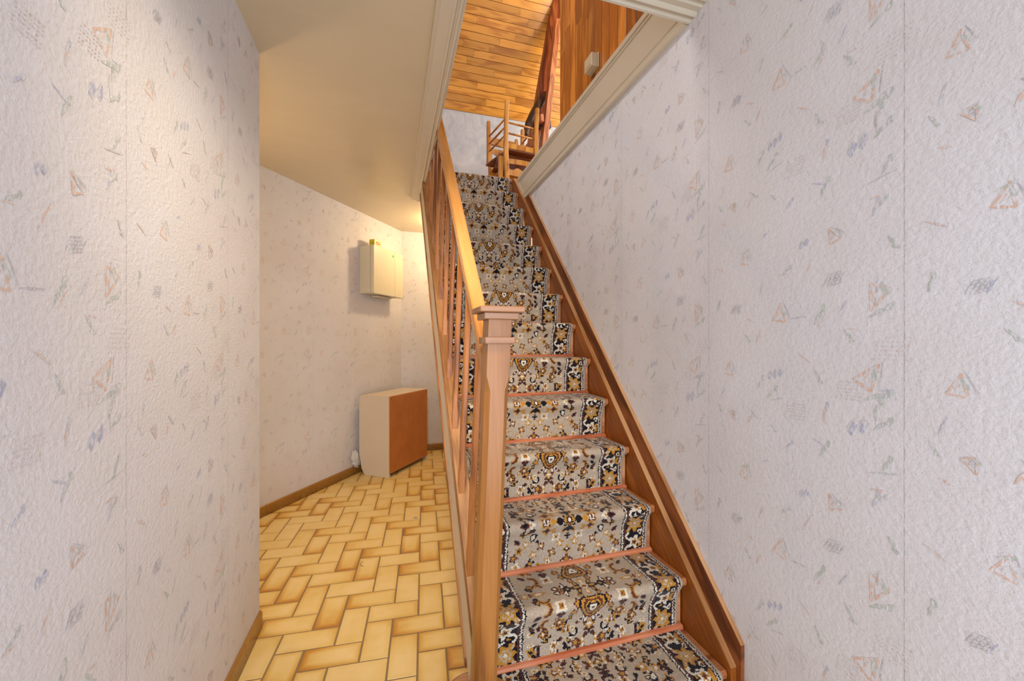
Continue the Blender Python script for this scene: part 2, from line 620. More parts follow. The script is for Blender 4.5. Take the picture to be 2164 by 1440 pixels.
def motif_list():
    rng = random.Random(3)
    out = []

    def tri(x, y, s, rot, fill=True, c1=PEACH):
        P = [Vector((math.cos(rot + a) * s * k + x, math.sin(rot + a) * s * k + y)) for a, k in ((R(90), 1.25), (R(215), 0.75), (R(325), 0.8))]
        for i in range(3):
            out.append(stroke(P[i], P[(i + 1) % 3], s * 0.20, c1, 0.75, 0.6))
        c = (P[0] + P[1] + P[2]) / 3
        if fill:
            out.append(blob(rng, c.x + s * 0.35, c.y + s * 0.35, s * 0.5, s * 0.16, rot - 0.9, GREEN, 0.6))
        for k in (0.06, 0.13):
            o = Vector((s * (0.35 + k), s * (0.3 + k)))
            out.append(stroke(P[0] + o * 0.4, P[2] + o, s * 0.05, GREY, 0.5))
        out.append(stroke(c + Vector((-s * .2, -s * .2)), c + Vector((s * .1, s * .35)), s * 0.12, c1, 0.5))

    def dia(x, y, s, n=2):
        for i in range(n):
            ox, oy = x + i * s * 0.95, y + i * s * 0.35
            out.append(([Vector((ox - s * .42, oy - s * .35)), Vector((ox - s * .05, oy - s * .75)), Vector((ox + s * .42, oy + s * .35)), Vector((ox + s * .1, oy + s * .75))], BLUE, 0.7))
            out.append(stroke((ox - s * .5, oy - s * .1), (ox + s * .1, oy + s * .95), s * 0.09, GREY, 0.55))

    def leaf(x, y, s, rot, col=GREEN, al=0.65):
        dx, dy = math.cos(rot), math.sin(rot)
        out.append(stroke((x - dx * s, y - dy * s), (x + dx * s * .5, y + dy * s * .5), s * 0.34, col, al, 0.2))
        out.append(blob(rng, x + dx * s * .55, y + dy * s * .55, s * .4, s * .22, rot + .5, col, al))

    def line(x, y, s, rot, col, w=0.004, al=0.6):
        dx, dy = math.cos(rot) * s, math.sin(rot) * s
        out.append(stroke((x - dx, y - dy), (x + dx, y + dy), w, col, al))

    def hatch(x, y, s):
        for i in range(5):
            line(x - s * .5 + i * s * .25, y, s * .5, R(62), GREY, 0.0022, 0.6)
            line(x, y - s * .4 + i * s * .2, s * .5, R(12), GREY, 0.0022, 0.5)

    def dots(x, y, s):
        for i in range(7):
            for j in range(6):
                if rng.random() < 0.8:
                    a, b = x + (i - 3) * s * .16 + j * s * .03, y + (j - 2.5) * s * .16
                    out.append((
                        [Vector((a - .002, b - .0015)), Vector((a + .002, b - .0015)), Vector((a + .0025, b + .0015)), Vector((a - .0015, b + .0015))], PEACH, 0.35))

    A = lambda y: 1.101 - y
    tri(A(.958), 2.115, .026, R(-12)); leaf(A(.955), 2.14, .016, R(20))
    tri(A(.844), 1.937, .030, R(-8)); tri(A(.632), 1.779, .036, R(-35)); tri(A(1.018), 1.773, .026, R(-8))
    tri(A(.608), 1.975, .034, R(160)); leaf(A(.60), 1.935, .03, R(30))
    leaf(A(1.053), 2.305, .018, R(-60)); line(A(1.037), 2.246, .012, R(-20), PEACH, .006)
    line(A(.888), 2.175, .012, R(30), BLUE, .006); leaf(A(.821), 2.061, .022, R(35)); line(A(.83), 2.05, .012, R(0), PEACH)
    line(A(.765), 2.052, .03, R(62), PEACH, .004); leaf(A(.733), 1.935, .03, R(60)); line(A(.73), 1.92, .02, R(60), PEACH, .004)
    leaf(A(.665), 1.877, .024, R(-55)); line(A(.66), 1.895, .012, R(-5), PEACH); dots(A(.587), 1.851, .06)
    leaf(A(.59), 1.759, .014, R(10), BLUE, .6); leaf(A(.605), 1.745, .034, R(22)); leaf(A(.607), 1.72, .026, R(70)); line(A(.612), 1.70, .024, R(90), GREY, .003)
    dia(A(.66), 1.662, .024, 2); dia(A(.872), 1.768, .017, 3)
    leaf(A(.90), 1.75, .024, R(65)); leaf(A(.863), 1.724, .028, R(48)); line(A(.85), 1.705, .02, R(20), GREY, .003)
    leaf(A(.947), 1.877, .018, R(-50)); line(A(.936), 1.93, .014, R(-25), PEACH, .006); line(A(.909), 1.88, .018, R(62), PEACH, .006)
    leaf(A(.718), 1.70, .02, R(75), BLUE, .55); line(A(.722), 1.685, .02, R(85), PEACH, .005)
    leaf(A(.737), 1.775, .022, R(-65)); leaf(A(.596), 1.684, .026, R(40)); leaf(A(.59), 1.60, .022, R(62)); line(A(.60), 1.575, .028, R(12), GREEN, .004)
    leaf(A(.611), 1.534, .014, R(10), PEACH, .6); leaf(A(.611), 1.513, .022, R(70), BLUE, .5); leaf(A(.60), 1.52, .018, R(40))
    leaf(A(.72), 1.60, .028, R(62)); line(A(.735), 1.61, .02, R(-25), BLUE, .004); leaf(A(.925), 1.65, .02, R(-45)); line(A(.938), 1.632, .016, R(60), PEACH, .007)
    leaf(A(.812), 1.587, .018, R(45), BLUE, .5); hatch(A(.987), 1.968, .03); leaf(A(.975), 1.965, .012, R(70), BLUE, .7)
    leaf(A(1.056), 1.987, .022, R(75)); line(A(.773), 1.823, .022, R(-35), PEACH, .004); dots(A(.67), 1.75, .05)
    hatch(A(.70), 2.02, .034); dots(A(.80), 1.68, .05); tri(A(.70), 2.12, .022, R(25)); leaf(A(.56 + .02), 2.08, .02, R(-60)); dia(A(.78), 2.12, .014, 2)
    tri(A(1.00), 1.64, .018, R(-160)); line(A(1.04), 1.70, .02, R(70), BLUE, .003); leaf(A(.86), 1.62, .014, R(-50)); line(A(.79), 1.93, .024, R(5), GREY, .003)
    line(A(.90), 2.02, .02, R(70), GREEN, .004); line(A(1.05), 2.10, .02, R(-30), PEACH, .004); line(A(.68), 1.95, .02, R(60), BLUE, .003)
    return out


MOT = motif_list()


def papered(name, P0, dvec, nrm, length, z0, z1, seam, zoff=0.0, back=0.1, label=None, mat='paper', extra=None, density=1.0):
    """A wall slab whose face starts at P0 (xy) and runs along dvec (image right), with motifs."""
    mb = MB()
    P0, dvec, nrm = Vector(P0), Vector(dvec), Vector(nrm)

    def P(a, z, off=0.0):
        q = P0 + dvec * a + nrm * off
        return (q.x, q.y, z)
    c = [P(0, z0), P(length, z0), P(length, z0, -back), P(0, z0, -back)]
    t = [(x, y, z1) for x, y, z in c]
    mb.add(c + t, [(0, 1, 2, 3), (4, 7, 6, 5), (0, 4, 5, 1), (1, 5, 6, 2), (2, 6, 7, 3), (3, 7, 4, 0)])
    i0 = int(math.floor((0 - seam) / PW)) - 1
    i1 = int(math.ceil((length - seam) / PW)) + 1
    for i in range(i0, i1 + 1):
        sa = seam + i * PW
        if 0.01 < sa < length - 0.01:   # the seam between two lengths of paper
            mb.face([P(sa - .0006, z0 + .001, .0004), P(sa + .0006, z0 + .001, .0004), P(sa + .0006, z1 - .001, .0004), P(sa - .0006, z1 - .001, .0004)], 0, col=(0.36, 0.35, 0.34, 0.8))
        for j in range(-5, 4):
            for mk, (pts, col, al) in enumerate(MOT):
                q = [(sa + p.x, p.y + zoff + j * PH) for p in pts]
                if min(a for a, z in q) < 0.003 or max(a for a, z in q) > length - 0.003:
                    continue
                if min(z for a, z in q) < z0 + 0.09 or max(z for a, z in q) > z1 - 0.004:
                    continue
                mb.face([P(a, z, .0003 + mk * 3e-6) for a, z in q], 0, col=(col[0], col[1], col[2], al))
    if extra:
        extra(mb, P)
    return struct(mb, name, mat, label, fixn=False)


# ------------------------------------------------------------------ setting: walls
# right wall: image right runs towards the camera (-Y)
papered('wall_right', (XR, 4.614), (0, -1), (-1, 0), 6.2, 0.0, 2.60, 4.614 - 1.101,
        label='long right-hand hall wall in pale patterned wallpaper beside the stairs')


def left_extra(mb, P):
    # return of the wall at its far corner
    mb.box(-1.85, XW - 0.1, YC - 0.11, YC, 0.0, ZC)


papered('wall_left', (XW, -1.6), (0, 1), (1, 0), YC + 1.6, 0.0, ZC, 0.494 + 1.6, 0.018, extra=left_extra,
        label='near left hall wall in pale patterned wallpaper, ending at an outside corner')
papered('wall_hall', tuple(SL), tuple(WD), tuple(WN), 3.162, 0.0, ZC, 0.31, 0.0, back=0.08,
        label='slanted papered wall behind the cabinet and the wall cupboard')
papered('wall_back', (CORN.x - 0.02, 4.514), (1, 0), (0, -1), XR - CORN.x + 0.02, 0.0, ZC, 0.2, 0.1,
        label='narrow papered wall at the far end of the hall')

# ceiling slab with the stair opening; upper floor above it
X0H, Y0H, Y1H = 0.205, 1.195, 3.32
mb = MB()
mb.box(-1.9, X0H, -1.6, 4.7, ZC, 2.52)
mb.box(X0H, 1.135, -1.6, Y0H, ZC, 2.52)
mb.box(X0H, 1.135, Y1H, 4.7, ZC, 2.52)
struct(mb, 'ceiling', 'ceiling', 'glossy cream painted hall ceiling left of the stair opening', 'ceiling')
mb = MB()
mb.box(-1.9, X0H, -1.6, 5.0, 2.521, ZU)
mb.box(X0H, 1.135, -1.6, Y0H, 2.521, ZU)
mb.box(X0H, 1.135, Y1H, 5.0, 2.521, ZU)
mb.box(1.136, 3.4, 1.2, 5.0, 2.521, ZU)
struct(mb, 'floor_upper', 'tread', 'wooden floor of the upper landing', 'floor')

# floor: herringbone tiles on grout
mb = MB()
fl = [(-1.85, -1.6), (XR, -1.6), (XR, 4.514), (CORN.x, 4.514), (SL.x, SL.y), (-1.85, SL.y)]
mb.face([(x, y, 0.0) for x, y in fl], 1)
mb.face([(x, y, -0.05) for x, y in fl][::-1], 1)
TW = 0.1085
ph = R(-4.3)
e1, e2 = Vector((math.cos(ph), math.sin(ph))), Vector((-math.sin(ph), math.cos(ph)))
org = Vector((-0.429, 1.841)) - e2 * TW   # lower left corner of the tile H_0
half = [(Vector((XR, 0)), Vector((-1, 0))), (Vector((0, 4.514)), Vector((0, -1))), (CORN, WN), (Vector((-1.7, 0)), Vector((1, 0))), (Vector((0, -0.6)), Vector((0, 1)))]


def clip(poly):
    for p0, n in half:
        out = []
        for i in range(len(poly)):
            a, b = poly[i], poly[(i + 1) % len(poly)]
            da, db = (a - p0).dot(n), (b - p0).dot(n)
            if da >= 0:
                out.append(a)
            if (da >= 0) != (db >= 0):
                out.append(a + (b - a) * (da / (da - db)))
        poly = out
        if len(poly) < 3:
            return []
    return poly


def add_tile(i, j, wi, hj):
    g = 0.0033
    rr = random.random()
    q = [(i + g / TW, j + g / TW), (i + wi - g / TW, j + g / TW), (i + wi - g / TW, j + hj - g / TW), (i + g / TW, j + hj - g / TW)]
    pts = [org + e1 * (a * TW) + e2 * (b * TW) for a, b in q]
    cl = clip(pts)
    if not cl:
        return

    def uvof(p):
        d = p - org
        a, b = d.dot(e1) / TW, d.dot(e2) / TW
        u, v = (a - i) / wi, (b - j) / hj
        return (u, v) if wi > hj else (v, u)
    zt = 0.0022
    cen = sum(cl, Vector((0, 0))) / len(cl)
    top = [p + (cen - p).normalized() * 0.0014 for p in cl]
    mb.face([(p.x, p.y, zt) for p in top], 0, [uvof(p) for p in top], rr)
    n = len(cl)
    for k in range(n):
        a, b, c, d = cl[k], cl[(k + 1) % n], top[(k + 1) % n], top[k]
        mb.face([(a.x, a.y, 0.0002), (b.x, b.y, 0.0002), (c.x, c.y, zt), (d.x, d.y, zt)], 0, [uvof(a), uvof(b), uvof(c), uvof(d)], rr)


for k in range(-60, 61):
    for m in range(-16, 17):
        cxy = org + e1 * ((k + 4 * m) * TW) + e2 * (-k * TW)
        if -2.2 < cxy.x < 1.5 and -1.2 < cxy.y < 5.0:
            add_tile(k + 4 * m, -k, 2, 1)
            add_tile(k + 2 + 4 * m, -k, 1, 2)
struct(mb, 'floor', ['tile', 'grout'], 'honey coloured ceramic tiles laid in a herringbone pattern', 'floor', fixn=False)


# ceramic skirting
def skirting(name, p0, d, n, L, label):
    mb = MB()
    p0, d, n = Vector(p0), Vector(d), Vector(n)
    a = 0.0
    h, t = 0.078, 0.011
    prof = [(0.0005, 0.0), (t, 0.0), (t, h - 0.012), (t * 0.8, h - 0.004), (t * 0.35, h), (0.0005, h)]
    while a < L - 0.001:
        b = min(L, a + 0.30)
        q0 = p0 + d * (a + 0.001)
        q1 = p0 + d * (b - 0.001)
        mb.prism(prof, lambda p, z, s, q0=q0, q1=q1: tuple((q0.lerp(q1, s) + n * p).to_3d() + Vector((0, 0, z))), 0.0, 1.0)
        a = b
    # grout behind the joints
    q1 = p0 + d * L
    mb.prism([(0.0004, 0), (t * .8, 0), (t * .8, h - .012), (0.0004, h - .004)], lambda p, z, s: tuple((p0.lerp(q1, s) + n * p).to_3d() + Vector((0, 0, z))), 0.0, 1.0, 1)
    return struct(mb, name, ['bb', 'trim'], label, 'baseboard')


skirting('baseboard_left', (XW, -1.6 + .012), (0, 1), (1, 0), YC + 1.6 - .012, 'brown ceramic skirting at the foot of the near left wall')
skirting('baseboard_hall', tuple(SL), tuple(WD), tuple(WN), 3.155, 'brown ceramic skirting along the slanted wall')
skirting('baseboard_back', (CORN.x + 0.014, 4.514), (1, 0), (0, -1), XR - CORN.x - 0.016, 'brown ceramic skirting under the far end wall')

# casings round the stair opening
mb = MB()
prof = [(0.150, ZC - .0005), (0.150, 2.418), (0.154, 2.414), (0.163, 2.414), (0.166, 2.410), (0.205, 2.404), (0.209, 2.398), (0.216, 2.395), (0.220, 2.400),
        (0.226, 2.396), (0.229, 2.389), (0.236, 2.386), (0.240, 2.392), (0.246, 2.392), (0.250, 2.398), (0.250, 2.50), (0.2055, 2.50), (0.2055, ZC - .0005)]
mb.prism(prof, lambda x, z, y: (x, y, z), 1.0, 3.44)
struct(mb, 'trim_1', 'trim', 'cream moulded casing along the left edge of the stair opening', 'trim')
mb = MB()
prof = [(1.09, ZC - .0005), (1.09, 2.40), (1.094, 2.392), (1.103, 2.388), (1.106, 2.381), (1.112, 2.380), (1.116, 2.386), (1.128, 2.384), (1.132, 2.378), (1.152, 2.378),
        (1.158, 2.372), (1.163, 2.368), (1.170, 2.370), (1.174, 2.376), (1.182, 2.374), (1.186, 2.366), (1.194, 2.365), (1.198, 2.372), (1.198, 2.60), (1.1955, 2.60), (1.1955, ZC - .0005)]
mb.prism(prof, lambda y, z, x: (x, y, z), 0.2505, XR - .0005)
struct(mb, 'trim_2', 'trim', 'cream moulded casing across the near end of the stair opening', 'trim')
# panelled fascia on the right wall
mb = MB()
prof = [(0, 2.366), (0.016, 2.366), (0.020, 2.370), (0.020, 2.392), (0.014, 2.396), (0.014, 2.404), (0.019, 2.409), (0.019, 2.414), (0.011, 2.420),
        (0.011, 2.552), (0.017, 2.557), (0.017, 2.564), (0.013, 2.569), (0.020, 2.573), (0.020, 2.596), (0.016, 2.602), (0, 2.602)]


def fas(p, z, y):
    yy = y if y < 2 else 3.035 + (z - 2.366) * 0.93
    return (XR - .0005 - p, yy, z)


mb.prism(prof, fas, 1.199, 9)
# end moulding that follows the cut
for (o0, o1, th) in ((0.0, 0.022, 0.020), (0.026, 0.036, 0.016)):
    def ef(p, q, s):
        z = 2.392 + (2.573 - 2.392) * s
        return (XR - .0005 - q, 3.035 + (z - 2.366) * 0.93 - p, z)
    mb.prism([(o0, 0.002), (o1, 0.002), (o1, th), (o0, th)], ef, 0.0, 1.0)
struct(mb, 'trim_3', 'trim', 'cream panelled fascia board sloping away above the right wall', 'trim')

# ------------------------------------------------------------------ upper storey shell
def planks(mb, P, a0, a1, b0, b1, w, lens, rng, gap=0.0022, depth=0.004, mi=0):
    """Boards running along a, stacked along b. P(a, b, off) -> xyz."""
    b = b0
    while b < b1 - 1e-4:
        be = min(b + w, b1)
        a = a0 - rng.uniform(0, lens[1] * .8)
        while a < a1:
            ae = a + rng.uniform(*lens)
            s, e = max(a, a0), min(ae, a1)
            if e - s > 0.002:
                r = rng.random()
                x0, x1, y0, y1 = s + gap * .3, e - gap * .3, b + gap, be - gap
                g = 0.0012
                inner = [(x0, y0), (x1, y0), (x1, y1), (x0, y1)]
                outer = [(s, b), (e, b), (e, be), (s, be)]
                uvi = [(p - s, q - b) for p, q in inner]
                mb.face([P(p, q, depth) for p, q in inner], mi, uvi, r)
                for k in range(4):
                    k2 = (k + 1) % 4
                    q4 = [outer[k], outer[k2], inner[k2], inner[k]]
                    mb.face([P(q4[0][0], q4[0][1], 0), P(q4[1][0], q4[1][1], 0), P(q4[2][0], q4[2][1], depth), P(q4[3][0], q4[3][1], depth)], 1, [(p - s, q - b) for p, q in q4], r)
            a = ae
        b = be


YB, ZB, MS = 4.90, 4.105, 1.7     # far wall, its top, slope of the boarded ceiling
rng = random.Random(11)
mb = MB()
L = 2.35
ce, se = 1 / math.hypot(1, MS), MS / math.hypot(1, MS)
planks(mb, lambda a, b, o: (a, YB - b * ce - o * se, ZB + b * se - o * ce), -1.2, 3.4, 0, L, 0.079, (0.28, 0.95), rng)
ZT, YT = ZB + L * se, YB - L * ce
planks(mb, lambda a, b, o: (a, YT - b, ZT - o), -1.2, 3.4, 0, YT + 0.2, 0.079, (0.5, 1.5), rng)
mb.box(-1.2, 3.4, YB - 0.012, YB - 0.0005, ZB - 0.022, ZB + 0.002, 0)
for k in range(len(mb.f) - 6, len(mb.f)):
    mb.uv[k] = [(0, 0), (1, 0), (1, .02), (0, .02)]
    mb.rnd[k] = 0.3
struct(mb, 'ceiling_upper', ['pine', 'pinegap'], 'varnished pine boards lining the sloping upstairs ceiling', 'ceiling', fixn=False)

mb = MB()
mb.box(-1.3, 3.5, YB, YB + 0.1, 2.52, ZB + 0.3)
for xx in (0.40, 0.93, 1.46, 1.99):
    mb.face([(xx, YB - .0005, ZU), (xx + .0014, YB - .0005, ZU), (xx + .0014, YB - .0005, ZB - .02), (xx, YB - .0005, ZB - .02)], 0, col=(0.36, 0.35, 0.34, 0.8))
struct(mb, 'wall_upper_back', 'paper_up', 'cloudy pale blue wallpaper on the upstairs end wall', fixn=False)
mb = MB()
mb.box(-1.3, -1.2, -0.3, 4.9, 2.62, 6.2)
struct(mb, 'wall_upper_left', 'paper_up')
mb = MB()
mb.box(3.4, 3.5, -0.3, 4.9, 2.62, 6.2)
struct(mb, 'wall_upper_right', 'paper_up')

# boarded wall above the fascia
mb = MB()
planks(mb, lambda a, b, o: (XR + 0.001 - o, 2.346 - b, 2.6005 + a), 0, 3.5, 0, 2.55, 0.0755, (0.45, 1.3), random.Random(5), 0.0026, 0.005)
planks(mb, lambda a, b, o: (XR + 0.001 + b, 2.346 + o, 2.6225 + a), 0, 3.4, 0, 0.10, 0.05, (3.5, 4.0), random.Random(6), 0.0026, 0.001)
kf = len(mb.f)
mb.box(XR + 0.001, XR + 0.1, -0.3, 2.3455, 2.6225, 6.1)
for k in range(kf, len(mb.f)):
    mb.uv[k] = [(0, 0), (1, 0), (1, .05), (0, .05)]
    mb.rnd[k] = 0.4
struct(mb, 'wall_upper_panelled', ['panel', 'pinegap'], 'wall of vertical varnished pine boards above the fascia', fixn=False)

# ------------------------------------------------------------------ staircase
stair = empty('staircase', (0.63, 1.0, 0), 'closed wooden staircase climbing along the right wall under the carpet runner', 'staircase')
NX0, NX1 = 0.263, 0.9965


def yk(k):
    return Y1 + (k - 1) * GO


for k in range(1, 14):
    z, y = RI * k, yk(k)
    mb = MB()
    prof = [(y + .004, z - .028), (y + .0, z - .022), (y - .001, z - .014), (y, z - .006), (y + .005, z), (y + GO + .028, z), (y + GO + .028, z - .03), (y + .012, z - .03)]
    mb.prism(prof, lambda a, b, x: (x, a, b), NX0, NX1)
    part(mb, 'tread', 'tread', stair)
    mb = MB()
    mb.box(NX0, NX1 - .003, y + .028, y + .046, z - RI + .0005, z - .0305)
    sc = [(y + .0275, z - .0305), (y + .014, z - .0305), (y + .015, z - .036), (y + .0275, z - .043)]
    mb.prism(sc, lambda a, b, x: (x, a, b), NX0, NX1 - .003)
    part(mb, 'riser', 'riser', stair)
mb = MB()
z, y = RI * 14, yk(14)
mb.box(NX0, NX1 - .003, y + .028, y + .031, z - RI + .0005, 2.5205)
part(mb, 'riser', 'riser', stair)
mb = MB()
mb.prism([(y, z - .006), (y + .005, z), (y + .05, z), (y + .05, z - .0025), (y + .03, z - .0025), (y + .03, z - .028), (y + .004, z - .028), (y, z - .02)], lambda a, b, x: (x, a, b), NX0, NX1)
part(mb, 'landing_nosing', 'tread', stair)
# rounded end of the first tread, beside the newel
mb = MB()
cx_, cy_, rr_ = 0.225, 1.135, 0.085
pts = [(0.2625, cy_ - rr_)] + [(cx_ - rr_ * math.sin(t), cy_ - rr_ * math.cos(t)) for t in [math.pi * i / 16 for i in range(17)]] + [(0.2625, cy_ + rr_)]
mb.prism(pts, lambda a, b, zz: (a, b, zz), RI - .03, RI)
part(mb, 'tread_end', 'tread', stair, bevel=0.006)
mb = MB()
pts = [(0.262, cy_ - rr_ + .02)] + [(cx_ - (rr_ - .02) * math.sin(t), cy_ - (rr_ - .02) * math.cos(t)) for t in [math.pi * i / 16 for i in range(17)]] + [(0.262, cy_ + rr_ - .02)]
mb.prism(pts, lambda a, b, zz: (a, b, zz), 0.0, RI - .0305)
part(mb, 'step_base', 'tread', stair)


def slab(y0, y1, d0, d1, x0, x1, name, mat, zmin=None, zmax=None, bevel=0.0):
    """Board that follows the slope between offsets d0 and d1 from the nosing line."""
    def lim(pp):
        out = pp
        if zmin is not None:
            out = cut(out, lambda p: p[1] - zmin)
        if zmax is not None:
            out = cut(out, lambda p: zmax - p[1])
        return out
    poly = lim([(y0, nl(y0) + d0), (y1, nl(y1) + d0), (y1, nl(y1) + d1), (y0, nl(y0) + d1)])
    mb = MB()
    mb.prism(poly, lambda a, b, x: (x, a, b), x0, x1)
    return part(mb, name, mat, stair, bevel=bevel)


def cut(poly, fn):
    out = []
    for i in range(len(poly)):
        a, b = poly[i], poly[(i + 1) % len(poly)]
        da, db = fn(a), fn(b)
        if da >= 0:
            out.append(a)
        if (da >= 0) != (db >= 0):
            t = da / (da - db)
            out.append((a[0] + (b[0] - a[0]) * t, a[1] + (b[1] - a[1]) * t))
    return out


YE = 3.319
slab(1.0375, YE, -0.165, 0.070, 0.217, 0.2625, 'outer_string', 'cream', 0.0, 2.429)
slab(1.20, YE, -0.20, -0.165, 0.211, 0.2625, 'lower_moulding', 'mould', 0.0, 2.429, 0.003)
slab(1.0375, YE, 0.046, 0.070, 0.2135, 0.2168, 'upper_moulding', 'mould', 0.0, 2.429, 0.002)
slab(1.0375, YE, 0.0702, 0.088, 0.2165, 0.264, 'string_cap', 'cap', 0.0, 2.60, 0.003)
slab(0.975, 3.30, -0.24, 0.028, 0.999, 1.0205, 'wall_string', 'string', 0.0, 2.618)
slab(0.975, 3.30, 0.0282, 0.031, 0.999, 1.0205, 'string_edge', 'stringtop', 0.0, 2.618)

# stained board on the wall above the string
mb = MB()
ya, yb = 0.958, 3.10
top = 0.124
poly = cut([(ya, 0.0), (1.08, 0.0), (3.30, nl(3.30) - .2), (3.30, nl(3.30) + top), (ya, nl(ya) + top)], lambda p: 2.364 - p[1])
mb.prism(poly, lambda a, b, x: (x, a, b), 1.021, XR - .0006, 0)
o = struct(mb, 'baseboard_right', ['skirt', 'stringtop'], 'dark stained skirting board following the stairs on the right wall', 'baseboard')
mb = MB()
poly = cut([(ya, nl(ya) + top + .0003), (3.3, nl(3.3) + top + .0003), (3.3, nl(3.3) + top + .004), (ya, nl(ya) + top + .004)], lambda p: 2.364 - p[1])
mb.prism(poly, lambda a, b, x: (x, a, b), 1.0195, XR - .0006)
mb.build('skirting_edge', 'stringtop', o)

# wooden carpet rods in the corners
for k in range(1, 14):
    y, z = yk(k + 1) + .0275, RI * k
    mb = MB()
    mb.prism([(y, z + .0005), (y - .020, z + .0005), (y - .0205, z + .012), (y - .016, z + .0165), (y - .006, z + .019), (y, z + .019)],
             lambda a, b, x: (x, a, b), NX0 + .002, 0.990)
    part(mb, 'carpet_rod', 'rod', stair, bevel=0.0015)

# ------------------------------------------------------------------ carpet runner
CS = 0.0036
CX0, CX1 = 0.272, 0.976
NXC = int(round((CX1 - CX0) / CS))
if NXC % 2 == 0:
    NXC += 1
prof = []
T = 0.007
for k in range(1, 15):
    z, y = RI * k, yk(k)
    zb = RI * (k - 1)
    s = []
    if k == 1:
        s.append((y + .028 - T, 0.001))
    else:
        s.append((y + .0275 - T, zb + T + .004))
    s += [(y + .026 - T, zb + 0.05), (y + .022 - T, z - .075), (y + .012 - T, z - .048), (y + .001 - T, z - .030), (y - .004 - T, z - .018)]
    for a in range(0, 91, 15):
        s.append((y + .010 - (.014 + T) * math.cos(R(a)), z - .010 + (.010 + T) * math.sin(R(a))))
    if k < 14:
        s += [(y + .06, z + T), (y + GO + .012, z + T * .9)]
    else:
        s += [(y + .10, z + T), (y + .16, z + T)]
    prof += s
prof = np.array(prof)
seg = np.hypot(*np.diff(prof, axis=0).T)
arc = np.concatenate([[0], np.cumsum(seg)])
NR = int(arc[-1] / CS)
sa = np.arange(NR + 1) * CS
py, pz = np.interp(sa, arc, prof[:, 0]), np.interp(sa, arc, prof[:, 1])

BE, BK, GD, BR, WH = 0, 1, 2, 3, 4
PAL = np.array([C(c)[:3] for c in ('#b7a590', '#17151c', '#b98436', '#5c342b', '#ddd3c2')])


